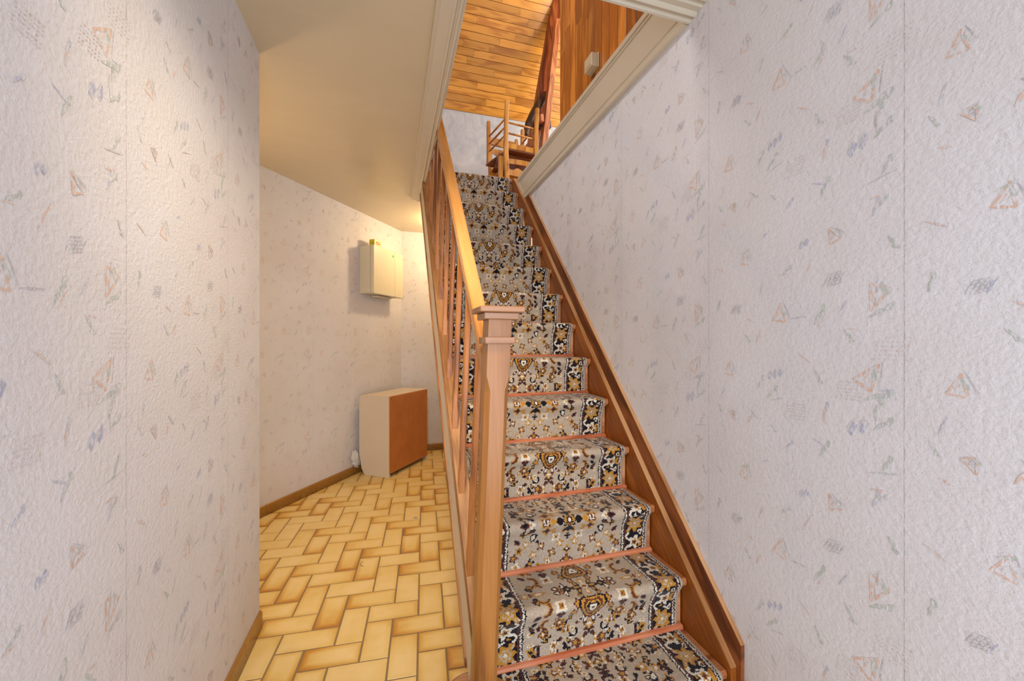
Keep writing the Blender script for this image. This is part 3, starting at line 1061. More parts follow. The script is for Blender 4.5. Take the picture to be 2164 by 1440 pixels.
def carpet_pattern():
    Hc = NXC // 2 + 1                      # columns from the centre to the edge
    Pn = int(0.785 / CS)                   # rows in one repeat
    F = np.zeros((Pn, Hc), np.int8)
    yy, xx = np.mgrid[0:Pn, 0:Hc]
    xx = xx * CS
    yy = yy * CS
    P = Pn * CS
    rg = np.random.RandomState(5)
    jx = rg.normal(0, 0.0009, xx.shape)
    jy = rg.normal(0, 0.0009, xx.shape)
    X, Y = xx + jx, yy + jy

    def dy(cy):
        return (Y - cy + P / 2) % P - P / 2

    def paint(mask, c):
        F[mask] = c

    def flower(cx, cy, r, n, cols, amp=0.3, rot=0.0, sy=1.0):
        dx, d = X - cx, dy(cy) / sy
        rr, th = np.hypot(dx, d), np.arctan2(d, dx)
        edge = r * (1 + amp * np.cos(n * (th + rot)))
        m = len(cols)
        for i, c in enumerate(cols):
            paint(rr < edge * (1 - i / m), c)

    def leaf(cx, cy, a, b, ang, cols):
        dx, d = X - cx, dy(cy)
        u = dx * math.cos(ang) + d * math.sin(ang)
        v = -dx * math.sin(ang) + d * math.cos(ang)
        q = (u / a) ** 2 + (v / (b * (1.15 - 0.5 * u / a))) ** 2
        for i, c in enumerate(cols):
            paint(q < (1 - 0.42 * i) ** 2, c)

    def arcs(cx, cy, r, t0, t1, w, cols):
        dx, d = X - cx, dy(cy)
        rr, th = np.hypot(dx, d), np.arctan2(d, dx) % (2 * math.pi)
        t0, t1 = t0 % (2 * math.pi), t1 % (2 * math.pi)
        inside = (th > t0) & (th < t1) if t0 < t1 else (th > t0) | (th < t1)
        for i, c in enumerate(cols):
            paint(inside & (abs(rr - r) < w * (1 - 0.5 * i)), c)

    PI = math.pi
    hb = 0.232                              # inner edge of the border

    def cluster(cy, s):
        # crowned medallion on the centre line
        for (px, pyy, rr) in ((0.052, 0.018, .015), (0.034, 0.046, .010), (0.066, -0.012, .013)):
            flower(px, cy + s * pyy, rr, 5, [BR, GD, GD], .22)
        dx, d = X, dy(cy) * s
        shield = np.hypot(dx / 1.0, (d + 0.004) / 0.92) * (1 + 0.18 * np.cos(3 * np.arctan2(d, dx) + PI / 2))
        for rad, c in ((.047, BK), (.041, GD), (.033, BR), (.026, GD), (.021, BK), (.015, WH), (.005, BR)):
            paint(shield < rad, c)
        leaf(0.0, cy + s * .058, .016, .008, PI / 2 * s, [GD, WH])
        leaf(0.014, cy - s * .060, .017, .008, -PI / 3 * s, [BR, WH])
        leaf(0.033, cy - s * .055, .014, .007, -PI / 6 * s, [WH, BR])
        leaf(0.0, cy - s * .066, .010, .006, PI / 2, [GD, WH])
        # side flowers and scroll
        flower(.112, cy + s * .020, .019, 4, [WH, WH, GD, BR], .3, PI / 4)
        flower(.112, cy - s * .012, .014, 3, [BR, BK, BR], .25, PI / 6)
        flower(.110, cy - s * .052, .020, 5, [GD, BR, GD, WH], .25)
        arcs(.150, cy - s * .050, .020, -PI / 2, PI / 2, .007, [GD, BR])
        arcs(.172, cy + s * .018, .024, PI / 2, 3 * PI / 2, .008, [GD, BR])
        leaf(.188, cy + s * .044, .016, .008, PI / 5 * s, [BK, GD])
        leaf(.194, cy - s * .012, .016, .007, -PI / 4 * s, [BR, BK])
        leaf(.205, cy - s * .060, .018, .007, PI / 3 * s, [BK, BR])

    def band(cy):
        # row of tulips mirrored about this row
        for s in (1, -1):
            leaf(.026, cy + s * .019, .018, .007, s * PI / 2.4, [BK, GD])
            leaf(.075, cy + s * .020, .018, .007, s * PI / 1.9, [BK, WH])
            flower(.104, cy + s * .011, .012, 3, [BR, WH], .15)
            flower(.088, cy + s * .011, .010, 3, [BR, GD], .15)
            arcs(.160, cy + s * .030, .017, 0 if s > 0 else PI, PI if s > 0 else 0, .006, [GD, BR])
            leaf(.190, cy + s * .030, .014, .007, s * PI / 3, [BK, BR])
        leaf(.030, cy, .020, .010, 0, [BK, GD])
        flower(.062, cy, .014, 4, [BK, BK, GD], .2)
        leaf(.166, cy, .026, .009, PI, [GD, WH])
        flower(.196, cy, .008, 4, [BR], .3)

    def rosette(cy):
        flower(0, cy, .026, 8, [BK, GD, BK, WH], .22)
        leaf(.040, cy, .014, .012, 0, [BK])
        leaf(.062, cy, .012, .009, PI, [GD])
        for s in (1, -1):
            leaf(.016, cy + s * .044, .017, .008, s * PI / 3.4, [GD, BK])
            leaf(.0, cy + s * .040, .014, .010, PI / 2, [BK])
            arcs(.050, cy + s * .040, .011, -PI / 2, PI / 2, .006, [GD])
            flower(.046, cy + s * .072, .017, 4, [WH, WH, GD, BR], .25, PI / 4)
            flower(.0, cy + s * .074, .010, 4, [BK], .4)
            flower(.088, cy + s * .036, .017, 4, [GD, BR, BK], .3)
            leaf(.150, cy + s * .028, .020, .007, s * PI / 5, [BK, BR])
            leaf(.138, cy + s * .060, .020, .011, s * PI / 2.5, [BK, WH, GD])
            flower(.178, cy + s * .040, .013, 4, [GD, BK, BK], .5)
            leaf(.200, cy + s * .070, .016, .007, -s * PI / 4, [BR, BK])
            flower(.120, cy + s * .080, .006, 4, [BK], .3)
            flower(.165, cy + s * .085, .012, 5, [GD, WH], .3)
        flower(.092, cy, .020, 4, [GD, BR, WH, BR], .3, PI / 4)
        flower(.150, cy, .013, 4, [WH, WH, GD], .4)
        leaf(.176, cy, .020, .008, 0, [BR, BK])
        arcs(.202, cy, .034, PI * .6, PI * 1.4, .002, [BK])

    def sprays(cy):
        # sparser field of small twigs
        for s in (1, -1):
            for (px, q, c) in ((.014, .020, [BK, BR]), (.040, .034, [BR]), (.062, .014, [WH, GD]), (.086, .040, [BK]), (.108, .018, [BR, BK]),
                               (.132, .036, [GD, WH]), (.156, .014, [BK, GD]), (.180, .034, [BR, BK]), (.206, .018, [WH, GD]), (.024, .052, [GD, WH]),
                               (.074, .060, [BK, GD]), (.120, .058, [BR, WH]), (.196, .056, [BK])):
                leaf(px, cy + s * q, .012, .0055, s * (px * 60 % 3.1), c)
        flower(.0, cy, .014, 4, [BR, BK], .4)
        arcs(.058, cy, .014, 0, PI * 1.3, .004, [BK])
        flower(.150, cy, .011, 4, [BK, GD], .4)

    sprays(0.36)
    sprays(0.445)
    sprays(0.53)
    rosette(0.645)
    cluster(0.095, 1)
    cluster(0.265, -1)
    band(0.18)
    for px, cy, c in ((.0, .345, [GD, WH]), (.085, .345, [GD, BR, WH]), (.165, .35, [BR, GD, WH]), (.050, .40, [BR, GD]), (.125, .395, [WH, GD, BR]), (.205, .40, [GD, BK]),
                      (.0, .487, [BK, GD, WH]), (.075, .487, [WH, GD, BR]), (.150, .487, [GD, BR, WH]), (.215, .487, [BR, GD]), (.035, .445, [GD, WH]), (.11, .445, [BR, WH]),
                      (.18, .445, [GD, BK]), (.05, .55, [BR, GD]), (.125, .545, [GD, WH]), (.195, .55, [BK, GD]), (.03, .745, [GD, WH]), (.105, .745, [BR, GD, WH]), (.19, .75, [GD, BR]),
                      (.215, .18, [GD, WH]), (.0, .18, [WH, GD, BR]), (.0, .772, [GD, BK, WH]), (.06, .775, [BR, GD, WH]), (.135, .772, [GD, WH]), (.21, .775, [BR, GD]),
                      (.0, .022, [BR, GD]), (.075, .022, [GD, WH, BR]), (.145, .018, [BK, GD]), (.20, .025, [WH, GD]), (.04, .050, [GD, WH]), (.11, .052, [BR, GD]), (.18, .058, [GD, BR])):
        flower(px, cy, .0135, 4 + int(px * 100) % 2, c, .32, px * 9)
    # border
    bx = (X > hb)
    paint(bx, BE)
    wob = 0.0018 * np.sin(Y * 2 * PI / 0.012)
    for lo, hi, c in ((hb, hb + .004, BK), (hb + .004, hb + .010, WH), (hb + .010, hb + .013, BK), (hb + .013, hb + .019, BR), (hb + .019, hb + .098, BK),
                      (hb + .094, hb + .099, BR), (hb + .099, hb + .104, WH), (hb + .104, hb + .108, BK)):
        paint((X + wob > lo) & (X + wob < hi), c)
    q = P / 5
    bc = hb + .057
    for k in range(80):                    # flecks that break up the dark ground
        fx, fy = hb + .022 + rg.rand() * .070, rg.rand() * P
        leaf(fx, fy, .006 + rg.rand() * .005, .003, rg.rand() * 3.1, [[GD], [BR], [WH], [GD]][k % 4])
    for i in range(5):
        cy = (i + .5) * q
        flower(bc, cy, .031, 7, [GD, GD, BE, GD, WH], .22, .3)
        flower(bc + .004, cy + q * .5, .023, 5, [WH, WH, GD, BK], .28)
        flower(bc + .004, cy + q * .5, .007, 4, [BR], .2)
        for s in (1, -1):
            arcs(bc - .022, cy + s * q * .33, .012, PI / 2, 3 * PI / 2, .0045, [WH])
            leaf(bc + .026, cy + s * q * .26, .013, .006, s * PI / 3, [WH, BR])
            leaf(bc + .030, cy + s * q * .44, .012, .006, -s * PI / 3, [GD])
            leaf(bc - .024, cy + s * q * .16, .013, .006, -s * PI / 3, [GD, BE])
    return F


F = carpet_pattern()
rows = (np.arange(NR) - int(0.05 / CS)) % F.shape[0]
rows = (F.shape[0] - 1 - rows)
cidx = np.abs(np.arange(NXC) - NXC // 2)
IDX = F[rows][:, cidx]
colr = PAL[IDX]
rg = np.random.RandomState(2)
colr = colr * (1 + rg.normal(0, 0.07, IDX.shape)[..., None])
xs = np.linspace(CX0, CX1, NXC + 1)
wav = 0.0012 * np.sin(sa * 23)[:, None] + 0 * xs[None]
edge = np.clip((np.minimum(xs - CX0, CX1 - xs)) / 0.006, 0, 1)
VV = np.zeros((NR + 1, NXC + 1, 3))
# pile thickness: edges roll down
nyv = np.gradient(pz, sa)
nzv = -np.gradient(py, sa)
VV[..., 0] = xs[None] + wav
VV[..., 1] = py[:, None] - nyv[:, None] * 0.0 + (edge - 1)[None] * (-nyv[:, None]) * 0.005
VV[..., 2] = pz[:, None] + (edge - 1)[None] * (-nzv[:, None]) * 0.005
# wear waves on the treads
VV[..., 2] += 0.0016 * np.sin(xs * 11 + 1)[None] * np.sin(sa * 9)[:, None]
ii, jj = np.mgrid[0:NR, 0:NXC]
a = (ii * (NXC + 1) + jj).ravel()
quads = np.stack([a, a + 1, a + NXC + 2, a + NXC + 1], 1).astype(np.int32)
me = bpy.data.meshes.new('stair_carpet')
nv, nf = VV.size // 3, len(quads)
me.vertices.add(nv)
me.vertices.foreach_set('co', VV.reshape(-1).astype(np.float32))
me.loops.add(nf * 4)
me.loops.foreach_set('vertex_index', quads.ravel())
me.polygons.add(nf)
me.polygons.foreach_set('loop_start', np.arange(0, nf * 4, 4, dtype=np.int32))
me.update(calc_edges=True)
me.polygons.foreach_set('use_smooth', np.ones(nf, bool))
at = me.attributes.new('pc', 'FLOAT_COLOR', 'CORNER')
cc = np.ones((nf * 4, 4), np.float32)
cc[:, :3] = np.repeat(colr.reshape(-1, 3), 4, axis=0)
at.data.foreach_set('color', cc.ravel())
me.materials.append(M['carpet'])
carpet = bpy.data.objects.new('stair_runner', me)
COL.objects.link(carpet)
tag(carpet, 'beige carpet runner with black and gold floral pattern covering the stairs', 'carpet')

# ------------------------------------------------------------------ banister
ban = empty('banister', (0.225, 1.0, 0), 'wooden banister on the left of the stairs, square newel post and slim balusters', 'banister')
LEAN = 0.040


def nx(z):
    return 0.213 + LEAN * z


def rail_z(y):
    return 1.336 + 1.062 * (y - 1.234)


NY, NW = 1.005, 0.031


def section(z, c, w=NW, cx=None):
    x = nx(z) if cx is None else cx
    return [(x - w + c, NY - w, z), (x + w - c, NY - w, z), (x + w, NY - w + c, z), (x + w, NY + w - c, z),
            (x + w - c, NY + w, z), (x - w + c, NY + w, z), (x - w, NY + w - c, z), (x - w, NY - w + c, z)]


mb = MB()
lv = [(0.0, .0012), (0.10, .0012), (0.115, .012), (1.085, .012), (1.125, .0012), (1.268, .0012)]
vs_ = []
for z, c in lv:
    vs_ += section(z, c)
fs_ = [tuple(range(8))[::-1], tuple(range(8 * (len(lv) - 1), 8 * len(lv)))]
for i in range(len(lv) - 1):
    for k in range(8):
        fs_.append((i * 8 + k, i * 8 + (k + 1) % 8, (i + 1) * 8 + (k + 1) % 8, (i + 1) * 8 + k))
mb.add(vs_, fs_)
newel = part(mb, 'newel_post', 'newel', ban)
nb = Vector(ban.location)


def sub(mb, name, mat, **kw):
    o = mb.build(name, mat, **kw)
    o.parent = newel
    return o


mb = MB()
cx0 = nx(1.28)
mb.box(cx0 - .045, cx0 + .045, NY - .045, NY + .045, 1.2682, 1.285)
sub(mb, 'cap_moulding', 'collar', bevel=0.002)
mb = MB()
mb.box(cx0 - .058, cx0 + .058, NY - .058, NY + .058, 1.2852, 1.300)
sub(mb, 'newel_cap', 'collar', bevel=0.003)
mb = MB()
cx0 = nx(1.215)
for s in (-1, 1):
    mb.box(cx0 - .039, cx0 + .039, NY + (NW + .0003 if s > 0 else -.039), NY + (.039 if s > 0 else -NW - .0003), 1.206, 1.223)
    mb.box(cx0 + (NW + .0013 if s > 0 else -.039), cx0 + (.039 if s > 0 else -NW - .0013), NY - NW - .0003, NY + NW + .0003, 1.206, 1.223)
sub(mb, 'newel_collar', 'collar', bevel=0.0015)

# handrail: rounded section swept up the slope
mb = MB()
hw, hh = 0.0235, 0.052
sec = [(-hw, -hh), (hw, -hh), (hw, -.012), (hw * .93, -.005), (hw * .6, -.001), (0, 0), (-hw * .6, -.001), (-hw * .93, -.005), (-hw, -.012)]


def rp(p, q, s):
    y = 1.0345 if s == 0 else 3.60
    x0 = 0.2615 + (0.0035 if s else 0)
    return (x0 + p, y, rail_z(y) + q)


mb.prism(sec, rp, 0, 1)
part(mb, 'handrail', 'rail', ban, bevel=0.0015)
# balusters, chamfered, with a square foot
for i in range(12):
    y = 1.207 + 0.177 * i
    z0 = nl(y) + 0.0882
    z1 = rail_z(y) - hh - .0015
    x0 = 0.2285 + min(i, 4) * 0.0034
    x1 = 0.2625
    mb = MB()
    wx, wy = 0.0105, 0.0120

    def sect(z, c, t0=0.0):
        f = (z - z0) / (z1 - z0)
        x = x0 + (x1 - x0) * f
        ks = RI / GO
        pts = [(-wx + c, -wy), (wx - c, -wy), (wx, -wy + c), (wx, wy - c), (wx - c, wy), (-wx + c, wy), (-wx, wy - c), (-wx, -wy + c)]
        return [(x + a, y + b, z + (b * ks if t0 else 0)) for a, b in pts]
    lv = [(z0, .0006, 1), (z0 + .055, .0006, 0), (z0 + .075, .0045, 0), (z1 - .05, .0045, 0), (z1 - .03, .0006, 0), (z1, .0006, 1)]
    vs_, fs_ = [], []
    for z, c, t0 in lv:
        vs_ += sect(z, c, t0)
    fs_ = [tuple(range(8))[::-1], tuple(range(8 * (len(lv) - 1), 8 * len(lv)))]
    for a_ in range(len(lv) - 1):
        for k in range(8):
            fs_.append((a_ * 8 + k, a_ * 8 + (k + 1) % 8, (a_ + 1) * 8 + (k + 1) % 8, (a_ + 1) * 8 + k))
    mb.add(vs_, fs_)
    part(mb, 'baluster', 'baluster', ban, loc=None)

# ------------------------------------------------------------------ turned-over cabinet under the stairs side
F1 = Vector((-0.026, 3.686))
BD = Vector((0.591, 0.807)).normalized()
SD = Vector((-BD.y, BD.x))
cabn = empty('overturned_cabinet', (F1.x, F1.y, 0), 'cream cabinet with brown hardboard back standing on the tiles by the slanted wall', 'cabinet')
CW = 0.632


def cp(a, b, z):              # a along the back, b depth, z up
    q = F1 + BD * a + SD * b
    return (q.x, q.y, z + 0.0025)


side = [(0.0, 0.0), (0.262, 0.0), (0.27, 0.006), (0.300, 0.06), (0.325, 0.195), (0.325, 0.70), (0.318, 0.718), (0.30, 0.726), (0.0, 0.726)]
for s, a in (('side_panel', 0.0), ('side_panel', CW - .017)):
    mb = MB()
    mb.prism(side, lambda b, z, t, a=a: cp(a + t, b, z), 0.0, 0.017)
    part(mb, s, 'cab', cabn, bevel=0.0015)
mb = MB()
mb.prism([(0.004, 0.7095), (0.30, 0.7095), (0.30, 0.7255), (0.004, 0.7255)], lambda b, z, t: cp(t, b, z), 0.0172, CW - .0172)
part(mb, 'top_panel', 'cab', cabn, bevel=0.0015)
mb = MB()
mb.prism([(-0.004, 0.036), (-0.0003, 0.036), (-0.0003, 0.724), (-0.004, 0.716)], lambda b, z, t: cp(t, b, z), 0.004, CW - .004)
# fold line of the board
mb.prism([(-0.0048, 0.037), (-0.0041, 0.037), (-0.0041, 0.715), (-0.0048, 0.715)], lambda b, z, t: cp(t, b, z), CW * .455, CW * .462, 1)
o = part(mb, 'back_board', ['hard', 'cap'], cabn)
o['label'] = 'brown hardboard back'
mb = MB()
mb.prism([(0.02, 0.045), (0.29, 0.045), (0.29, 0.061), (0.02, 0.061)], lambda b, z, t: cp(t, b, z), 0.0172, CW - .0172)
part(mb, 'shelf', 'cab', cabn)
mb = MB()
mb.prism([(0.308, 0.2), (0.324, 0.2), (0.324, 0.70), (0.308, 0.70)], lambda b, z, t: cp(t, b, z), 0.0172, CW - .0172)
part(mb, 'door', 'cab', cabn, bevel=0.001)
for (a, z) in ((0.028, 0.70), (CW - .02, 0.70)):
    mb = MB()
    c0 = Vector(cp(a, -.0042, z))
    mb.tube([c0, c0 - Vector((SD.x, SD.y, 0)) * .0015], 0.004, 10)
    part(mb, 'screw', 'gap', cabn)

# crumpled white cloth behind it
rngc = random.Random(8)
bm = bmesh.new()
bmesh.ops.create_icosphere(bm, subdivisions=4, radius=1.0)
for v in bm.verts:
    n = v.co.normalized()
    k = 1 + 0.18 * math.sin(7 * n.x + 3 * n.z) * math.cos(6 * n.y - 2 * n.z) + 0.12 * math.sin(15 * n.y + 9 * n.x)
    v.co = Vector((n.x * 0.016 * k, n.y * 0.055 * k, n.z * 0.075 * k + 0.165 - 0.025 * n.y))
me = bpy.data.meshes.new('crumpled_cloth')
bm.to_mesh(me)
bm.free()
for p in me.polygons:
    p.use_smooth = True
me.materials.append(M['cloth'])
cl = bpy.data.objects.new('crumpled_cloth', me)
COL.objects.link(cl)
q = Vector((-0.288, 3.878)) - WD * 0.012 - WN * 0.0235
cl.location = (q.x, q.y, -0.0185)
cl.rotation_euler = (0, 0, math.atan2(WD.y, WD.x) - R(90))
tag(cl, 'crumpled white cloth stuck between the cabinet and the slanted wall', 'cloth')

# ------------------------------------------------------------------ wall cupboard
CU0 = Vector((-0.292, 3.951))          # left edge on the wall
zb, zt = 1.666, 2.110
cup = empty('wall_cupboard', (CU0.x, CU0.y, zb), 'small cream medicine cupboard with a green cross hanging on the slanted wall', 'cupboard')


def up_(a, b, z):                       # a along the wall, b out of the wall
    q = CU0 + WD * a + WN * b
    return (q.x, q.y, z)


def rbox(a0, a1, b0, b1, z0, z1, r=0.006):
    mb = MB()
    mb.prism([(a0 + r, z0), (a1 - r, z0), (a1, z0 + r), (a1, z1 - r), (a1 - r, z1), (a0 + r, z1), (a0, z1 - r), (a0, z0 + r)], lambda a, z, b: up_(a, b, z), b0, b1)
    return mb


part(rbox(0.0, 0.475, 0.001, 0.118, zb, zt, .008), 'body', 'cup', cup, bevel=0.003)
d1 = part(rbox(-.003, 0.331, 0.123, 0.160, zb - .004, zt + .004, .010), 'door', 'cup', cup, bevel=0.006, seg=3)
part(rbox(0.334, 0.478, 0.123, 0.158, zb - .004, zt + .004, .010), 'door', 'cup', cup, bevel=0.006, seg=3)
part(rbox(0.008, 0.467, 0.1182, 0.1228, zb + .006, zt - .006, .003), 'hinge_strip', 'cup', cup)
mb = MB()
for (a, b, c, d) in ((-.0048, .0048, -.014, .014), (-.013, .013, -.0048, .0048)):
    mb.prism([(0.300 + a, 2.062 + c), (0.300 + b, 2.062 + c), (0.300 + b, 2.062 + d), (0.300 + a, 2.062 + d)], lambda p, z, s: up_(p, s, z), 0.1602, 0.1610 + (.0002 if d > .01 else 0))
o = mb.build('green_cross', 'green')
o.parent = d1
mb = MB()
mb.prism([(0.14, zb - .02), (0.36, zb - .02), (0.36, zb - .0045), (0.14, zb - .0045)], lambda p, z, s: up_(p, s, z), 0.03, 0.10)
part(mb, 'lower_tray', 'cup', cup, bevel=0.003)

# tea box on top of the cupboard
tb = empty('tea_box', up_(0.10, 0.095, zt + .0005), 'small yellow tea box with red emblem lying on top of the wall cupboard', 'box')
TZ = zt + .0045
mb = MB()
mb.prism([(0.062, TZ), (0.165, TZ), (0.165, TZ + .066), (0.062, TZ + .066)], lambda p, z, s: up_(p, s, z), 0.062, 0.118)
carton = part(mb, 'carton', 'teay', tb, bevel=0.001)
mb = MB()
mb.prism([(0.064, TZ + .002), (0.163, TZ + .002), (0.163, TZ + .064), (0.064, TZ + .064)], lambda p, z, s: up_(p, s, z), 0.1183, 0.1188)
part(mb, 'front_label', 'teaw', tb)
mb = MB()
mb.prism([(0.115 + .030 * math.cos(t), TZ + .036 + .015 * math.sin(t)) for t in [2 * math.pi * i / 24 for i in range(24)]], lambda p, z, s: up_(p, s, z), 0.1189, 0.1193)
part(mb, 'red_emblem', 'tear', tb)
for nm_, mt_, pts_ in (('emblem_band', 'white', [(0.115 + .014 * math.cos(t), TZ + .036 + .005 * math.sin(t)) for t in [2 * math.pi * i / 24 for i in range(24)]]),
                       ('leaf_mark', 'teal', [(0.070, TZ + .006), (0.085, TZ + .006), (0.080, TZ + .014)]),
                       ('leaf_mark', 'teal', [(0.148, TZ + .028), (0.161, TZ + .018), (0.158, TZ + .036)])):
    mb = MB()
    mb.prism(pts_, lambda p, z, s: up_(p, s, z), 0.1194, 0.1197)
    part(mb, nm_, mt_, tb)
mb = MB()
mb.prism([(0.064, TZ + .030), (0.116, TZ + .030), (0.116, TZ + .0335), (0.064, TZ + .0335)], lambda b, z, s: up_(s, b, z), 0.0612, 0.0618)
part(mb, 'side_stripe', 'teal', tb)

# ------------------------------------------------------------------ small things on the floor
mb = MB()
rg3 = random.Random(4)
n = 9
pts = [(0.017 * (1 + rg3.uniform(-.3, .3)) * math.cos(2 * math.pi * i / n), 0.009 * (1 + rg3.uniform(-.3, .3)) * math.sin(2 * math.pi * i / n)) for i in range(n)]
mb.prism(pts, lambda a, b, z: (0.156 + a * (1 - z * 20), 2.795 + b * (1 - z * 20), 0.003 + z), 0.0, 0.009)
tag(mb.build('debris_flake', 'debris', bevel=0.001, loc=(0.156, 2.795, 0.003)), 'small pale dry flake of debris lying on the floor tiles', 'debris')
mb = MB()
pts = [(-0.146 + 0.020 * math.cos(t), 2.30 + 0.024 * math.sin(t), 0.0045) for t in [R(100 + 15 * i) for i in range(12)]]
mb.tube(pts, [.0007 + .0006 * i / 11 for i in range(12)], 6)
tag(mb.build('curled_shaving', 'hair', smooth=True, loc=(-0.146, 2.30, 0.003)), 'thin curled dark shaving lying on a floor tile in the hall', 'shaving')

# ------------------------------------------------------------------ socket on the boarded wall
so = empty('power_socket', (XR, 1.885, 2.69), 'beige surface-mounted socket box low on the boarded wall above the fascia', 'socket')
mb = MB()
mb.box(XR - .012, XR - .0052, 1.840, 1.930, 2.644, 2.720)
part(mb, 'back_plate', 'socket', so, bevel=0.002)
mb = MB()
mb.box(XR - .048, XR - .0122, 1.844, 1.926, 2.647, 2.717)
part(mb, 'box_cover', 'socket', so, bevel=0.005, seg=3)
mb = MB()
mb.box(XR - .0505, XR - .0482, 1.859, 1.911, 2.660, 2.704)
part(mb, 'rocker', 'socket', so, bevel=0.001)

# ------------------------------------------------------------------ stacked chairs on the landing
def make_chair(name, label):
    root = empty(name, (0, 0, 0), label, 'chair', 'stacked wooden chairs')
    wb, wf, d, sh, hb_ = 0.165, 0.195, 0.195, 0.47, 0.90

    def add(mb, nm, mat, **kw):
        o = mb.build(nm, mat, **kw)
        o.parent = root
        return o
    for s in (-1, 1):
        mb = MB()      # rear post: leg and back in one, splayed back
        cs = [(0.0, -d - .03), (0.20, -d - .008), (0.45, -d), (0.70, -d - .025), (hb_ - .012, -d - .055), (hb_, -d - .057)]
        wz = [.018, .019, .0215, .020, .0165, .011]
        rings = []
        for (z, y), w_ in zip(cs, wz):
            rings += [(s * wb - w_, y - w_ * .8, z), (s * wb + w_, y - w_ * .8, z), (s * wb + w_, y + w_ * .8, z), (s * wb - w_, y + w_ * .8, z)]
        fs = [(3, 2, 1, 0), tuple(range(len(rings) - 4, len(rings)))]
        for i in range(len(cs) - 1):
            for k in range(4):
                fs.append((i * 4 + k, i * 4 + (k + 1) % 4, i * 4 + 4 + (k + 1) % 4, i * 4 + 4 + k))
        mb.add(rings, fs)
        add(mb, 'back_post', 'chair', bevel=0.004)
        mb = MB()
        rings = []
        for z, w_ in ((0.0, .0165), (sh - .055, .021), (sh - .022, .021)):
            x = s * (wf + (.006 if z == 0 else 0))
            rings += [(x - w_, d - w_, z), (x + w_, d - w_, z), (x + w_, d + w_, z), (x - w_, d + w_, z)]
        fs = [(3, 2, 1, 0), (8, 9, 10, 11)]
        for i in range(2):
            for k in range(4):
                fs.append((i * 4 + k, i * 4 + (k + 1) % 4, i * 4 + 4 + (k + 1) % 4, i * 4 + 4 + k))
        mb.add(rings, fs)
        add(mb, 'leg', 'chair', bevel=0.003)
        for z in (0.16, 0.24, 0.32):
            mb = MB()
            mb.tube([(s * (wb + .004), -d - .012 + .02, z), (s * (wb + wf) / 2, 0, z), (s * (wf - .002), d - .014, z)], [.0075, .0105, .0075], 10)
            add(mb, 'side_rung', 'chair', smooth=True)
    for (y, z, w_) in ((-d - .008, 0.20, wb), (-d, 0.30, wb), (d, 0.24, wf)):
        mb = MB()
        mb.tube([(-w_ + .014, y, z), (0, y, z), (w_ - .014, y, z)], [.008, .0105, .008], 10)
        add(mb, 'cross_rung', 'chair', smooth=True)
    mb = MB()
    sp = [(-wf - .024, d + .028), (wf + .024, d + .028), (wf + .03, d + .018), (wb - .02, -d - .01), (-wb + .02, -d - .01), (-wf - .03, d + .018)]
    mb.prism(sp, lambda a, b, z: (a, b, z), sh - .022, sh)
    add(mb, 'seat', 'chairseat', bevel=0.006)
    mb = MB()
    mb.box(-wb + .017, wb - .017, -d - .008, -d + .008, sh - .075, sh - .0225)
    add(mb, 'seat_rail', 'chair', bevel=0.003)
    for (z, h, scal) in ((0.58, .045, 0), (0.69, .06, 1), (0.81, .075, 2)):
        mb = MB()
        n = 14
        y0 = -d - .025 * (z - .45) / .25 - .002

        for i in range(n):
            xs_ = [-wb + .012 + (2 * wb - .024) * t for t in (i / n, (i + 1) / n)]
            zz = []
            for x in xs_:
                u = x / wb
                bow = -.018 * (1 - u * u)
                low = (0.012 * math.cos(u * 9) if scal == 1 else 0)
                zz.append((x, y0 + bow, z - h / 2 + low, z + h / 2 + (.012 * (1 - u * u) if scal else .004)))
            (xa, ya_, la, ha), (xb, yb_, lb, hb2) = zz
            t_ = .006
            mb.add([(xa, ya_ - t_, la), (xb, yb_ - t_, lb), (xb, yb_ - t_, hb2), (xa, ya_ - t_, ha), (xa, ya_ + t_, la), (xb, yb_ + t_, lb), (xb, yb_ + t_, hb2), (xa, ya_ + t_, ha)],
                   [(0, 1, 2, 3), (7, 6, 5, 4), (0, 4, 5, 1), (3, 2, 6, 7)] + ([(0, 3, 7, 4)] if i == 0 else []) + ([(1, 5, 6, 2)] if i == n - 1 else []))
        add(mb, 'back_slat', 'chair')
    return root


def copy_tree(o, parent=None):
    c = o.copy()
    COL.objects.link(c)
    if parent:
        c.parent = parent
    for ch in list(o.children):
        copy_tree(ch, c)
    return c


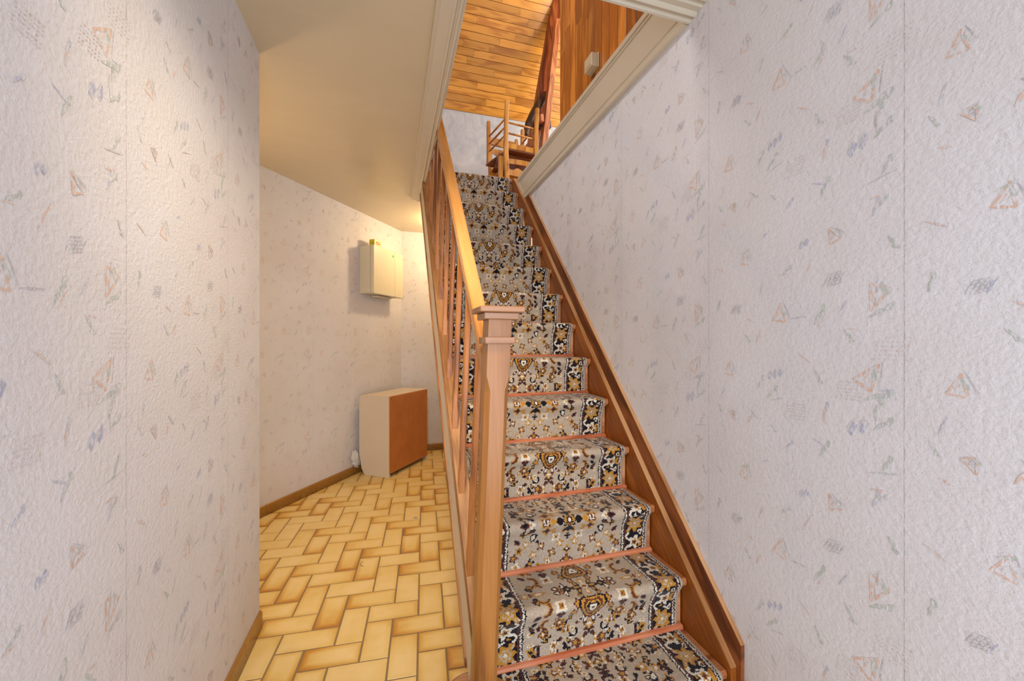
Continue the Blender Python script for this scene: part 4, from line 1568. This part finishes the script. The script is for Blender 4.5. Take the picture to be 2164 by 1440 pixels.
lower = make_chair('ladder_back_chair', 'lower wooden ladder-back chair standing upright on the landing')
upper = copy_tree(lower)
upper['label'] = 'upper wooden chair turned upside down on the other chair, legs in the air'
lower.matrix_world = Matrix.Translation((1.212, 4.035, ZU + .0005)) @ Matrix.Rotation(R(186), 4, 'Z')
upper.matrix_world = Matrix.Translation((1.205, 3.945, ZU + 0.9425)) @ Matrix.Rotation(R(7), 4, 'Z') @ Matrix.Rotation(R(180), 4, 'Y')

# ------------------------------------------------------------------ roof truss upstairs
tr = empty('roof_truss', (1.6, 4.2, ZU), 'dark timber roof truss with leaning post and knee brace behind the stacked chairs', 'roof truss')


def timber(p0, p1, w, h, side=(1, 0, 0)):
    p0, p1 = Vector(p0), Vector(p1)
    d = (p1 - p0).normalized()
    a = (Vector(side) - d * Vector(side).dot(d)).normalized()
    b = d.cross(a)
    mb = MB()
    vs = [p + a * (sx * w / 2) + b * (sy * h / 2) for p in (p0, p1) for sx, sy in ((-1, -1), (1, -1), (1, 1), (-1, 1))]
    mb.add(vs, [(3, 2, 1, 0), (4, 5, 6, 7)] + [(k, (k + 1) % 4, 4 + (k + 1) % 4, 4 + k) for k in range(4)])
    return mb


part(timber((1.535, 4.15, ZU + .001), (1.795, 4.15, 4.85), .062, .075), 'post', 'beamlight', tr, bevel=0.004)
part(timber((1.500, 4.30, 3.2), (1.875, 4.30, 5.35), .115, .10), 'rafter', 'beam', tr, bevel=0.006)
# curved knee brace
mb = MB()
cpts = [(1.70, 4.24, 4.06), (1.615, 4.235, 3.94), (1.54, 4.23, 3.80), (1.48, 4.225, 3.67), (1.435, 4.22, 3.54)]
for i in range(len(cpts) - 1):
    a_, b_ = Vector(cpts[i]), Vector(cpts[i + 1])
mb.tube(cpts, [.040, .048, .052, .050, .036], 8, squash=(1.0, 1.0))
part(mb, 'knee_brace', 'beamdark', tr, bevel=0.003)
part(timber((1.560, 4.228, 3.680), (1.735, 4.228, 3.700), .07, .08, (0, 1, 0)), 'tie_beam', 'beamdark', tr, bevel=0.006)
part(timber((1.558, 4.100, 3.680), (1.598, 4.105, 3.682), .06, .085, (0, 1, 0)), 'tie_end', 'beamlight', tr, bevel=0.008)
part(timber((1.57, 4.32, ZU + .001), (1.64, 4.32, 3.70), .06, .05), 'plank', 'beamdark', tr, bevel=0.004)
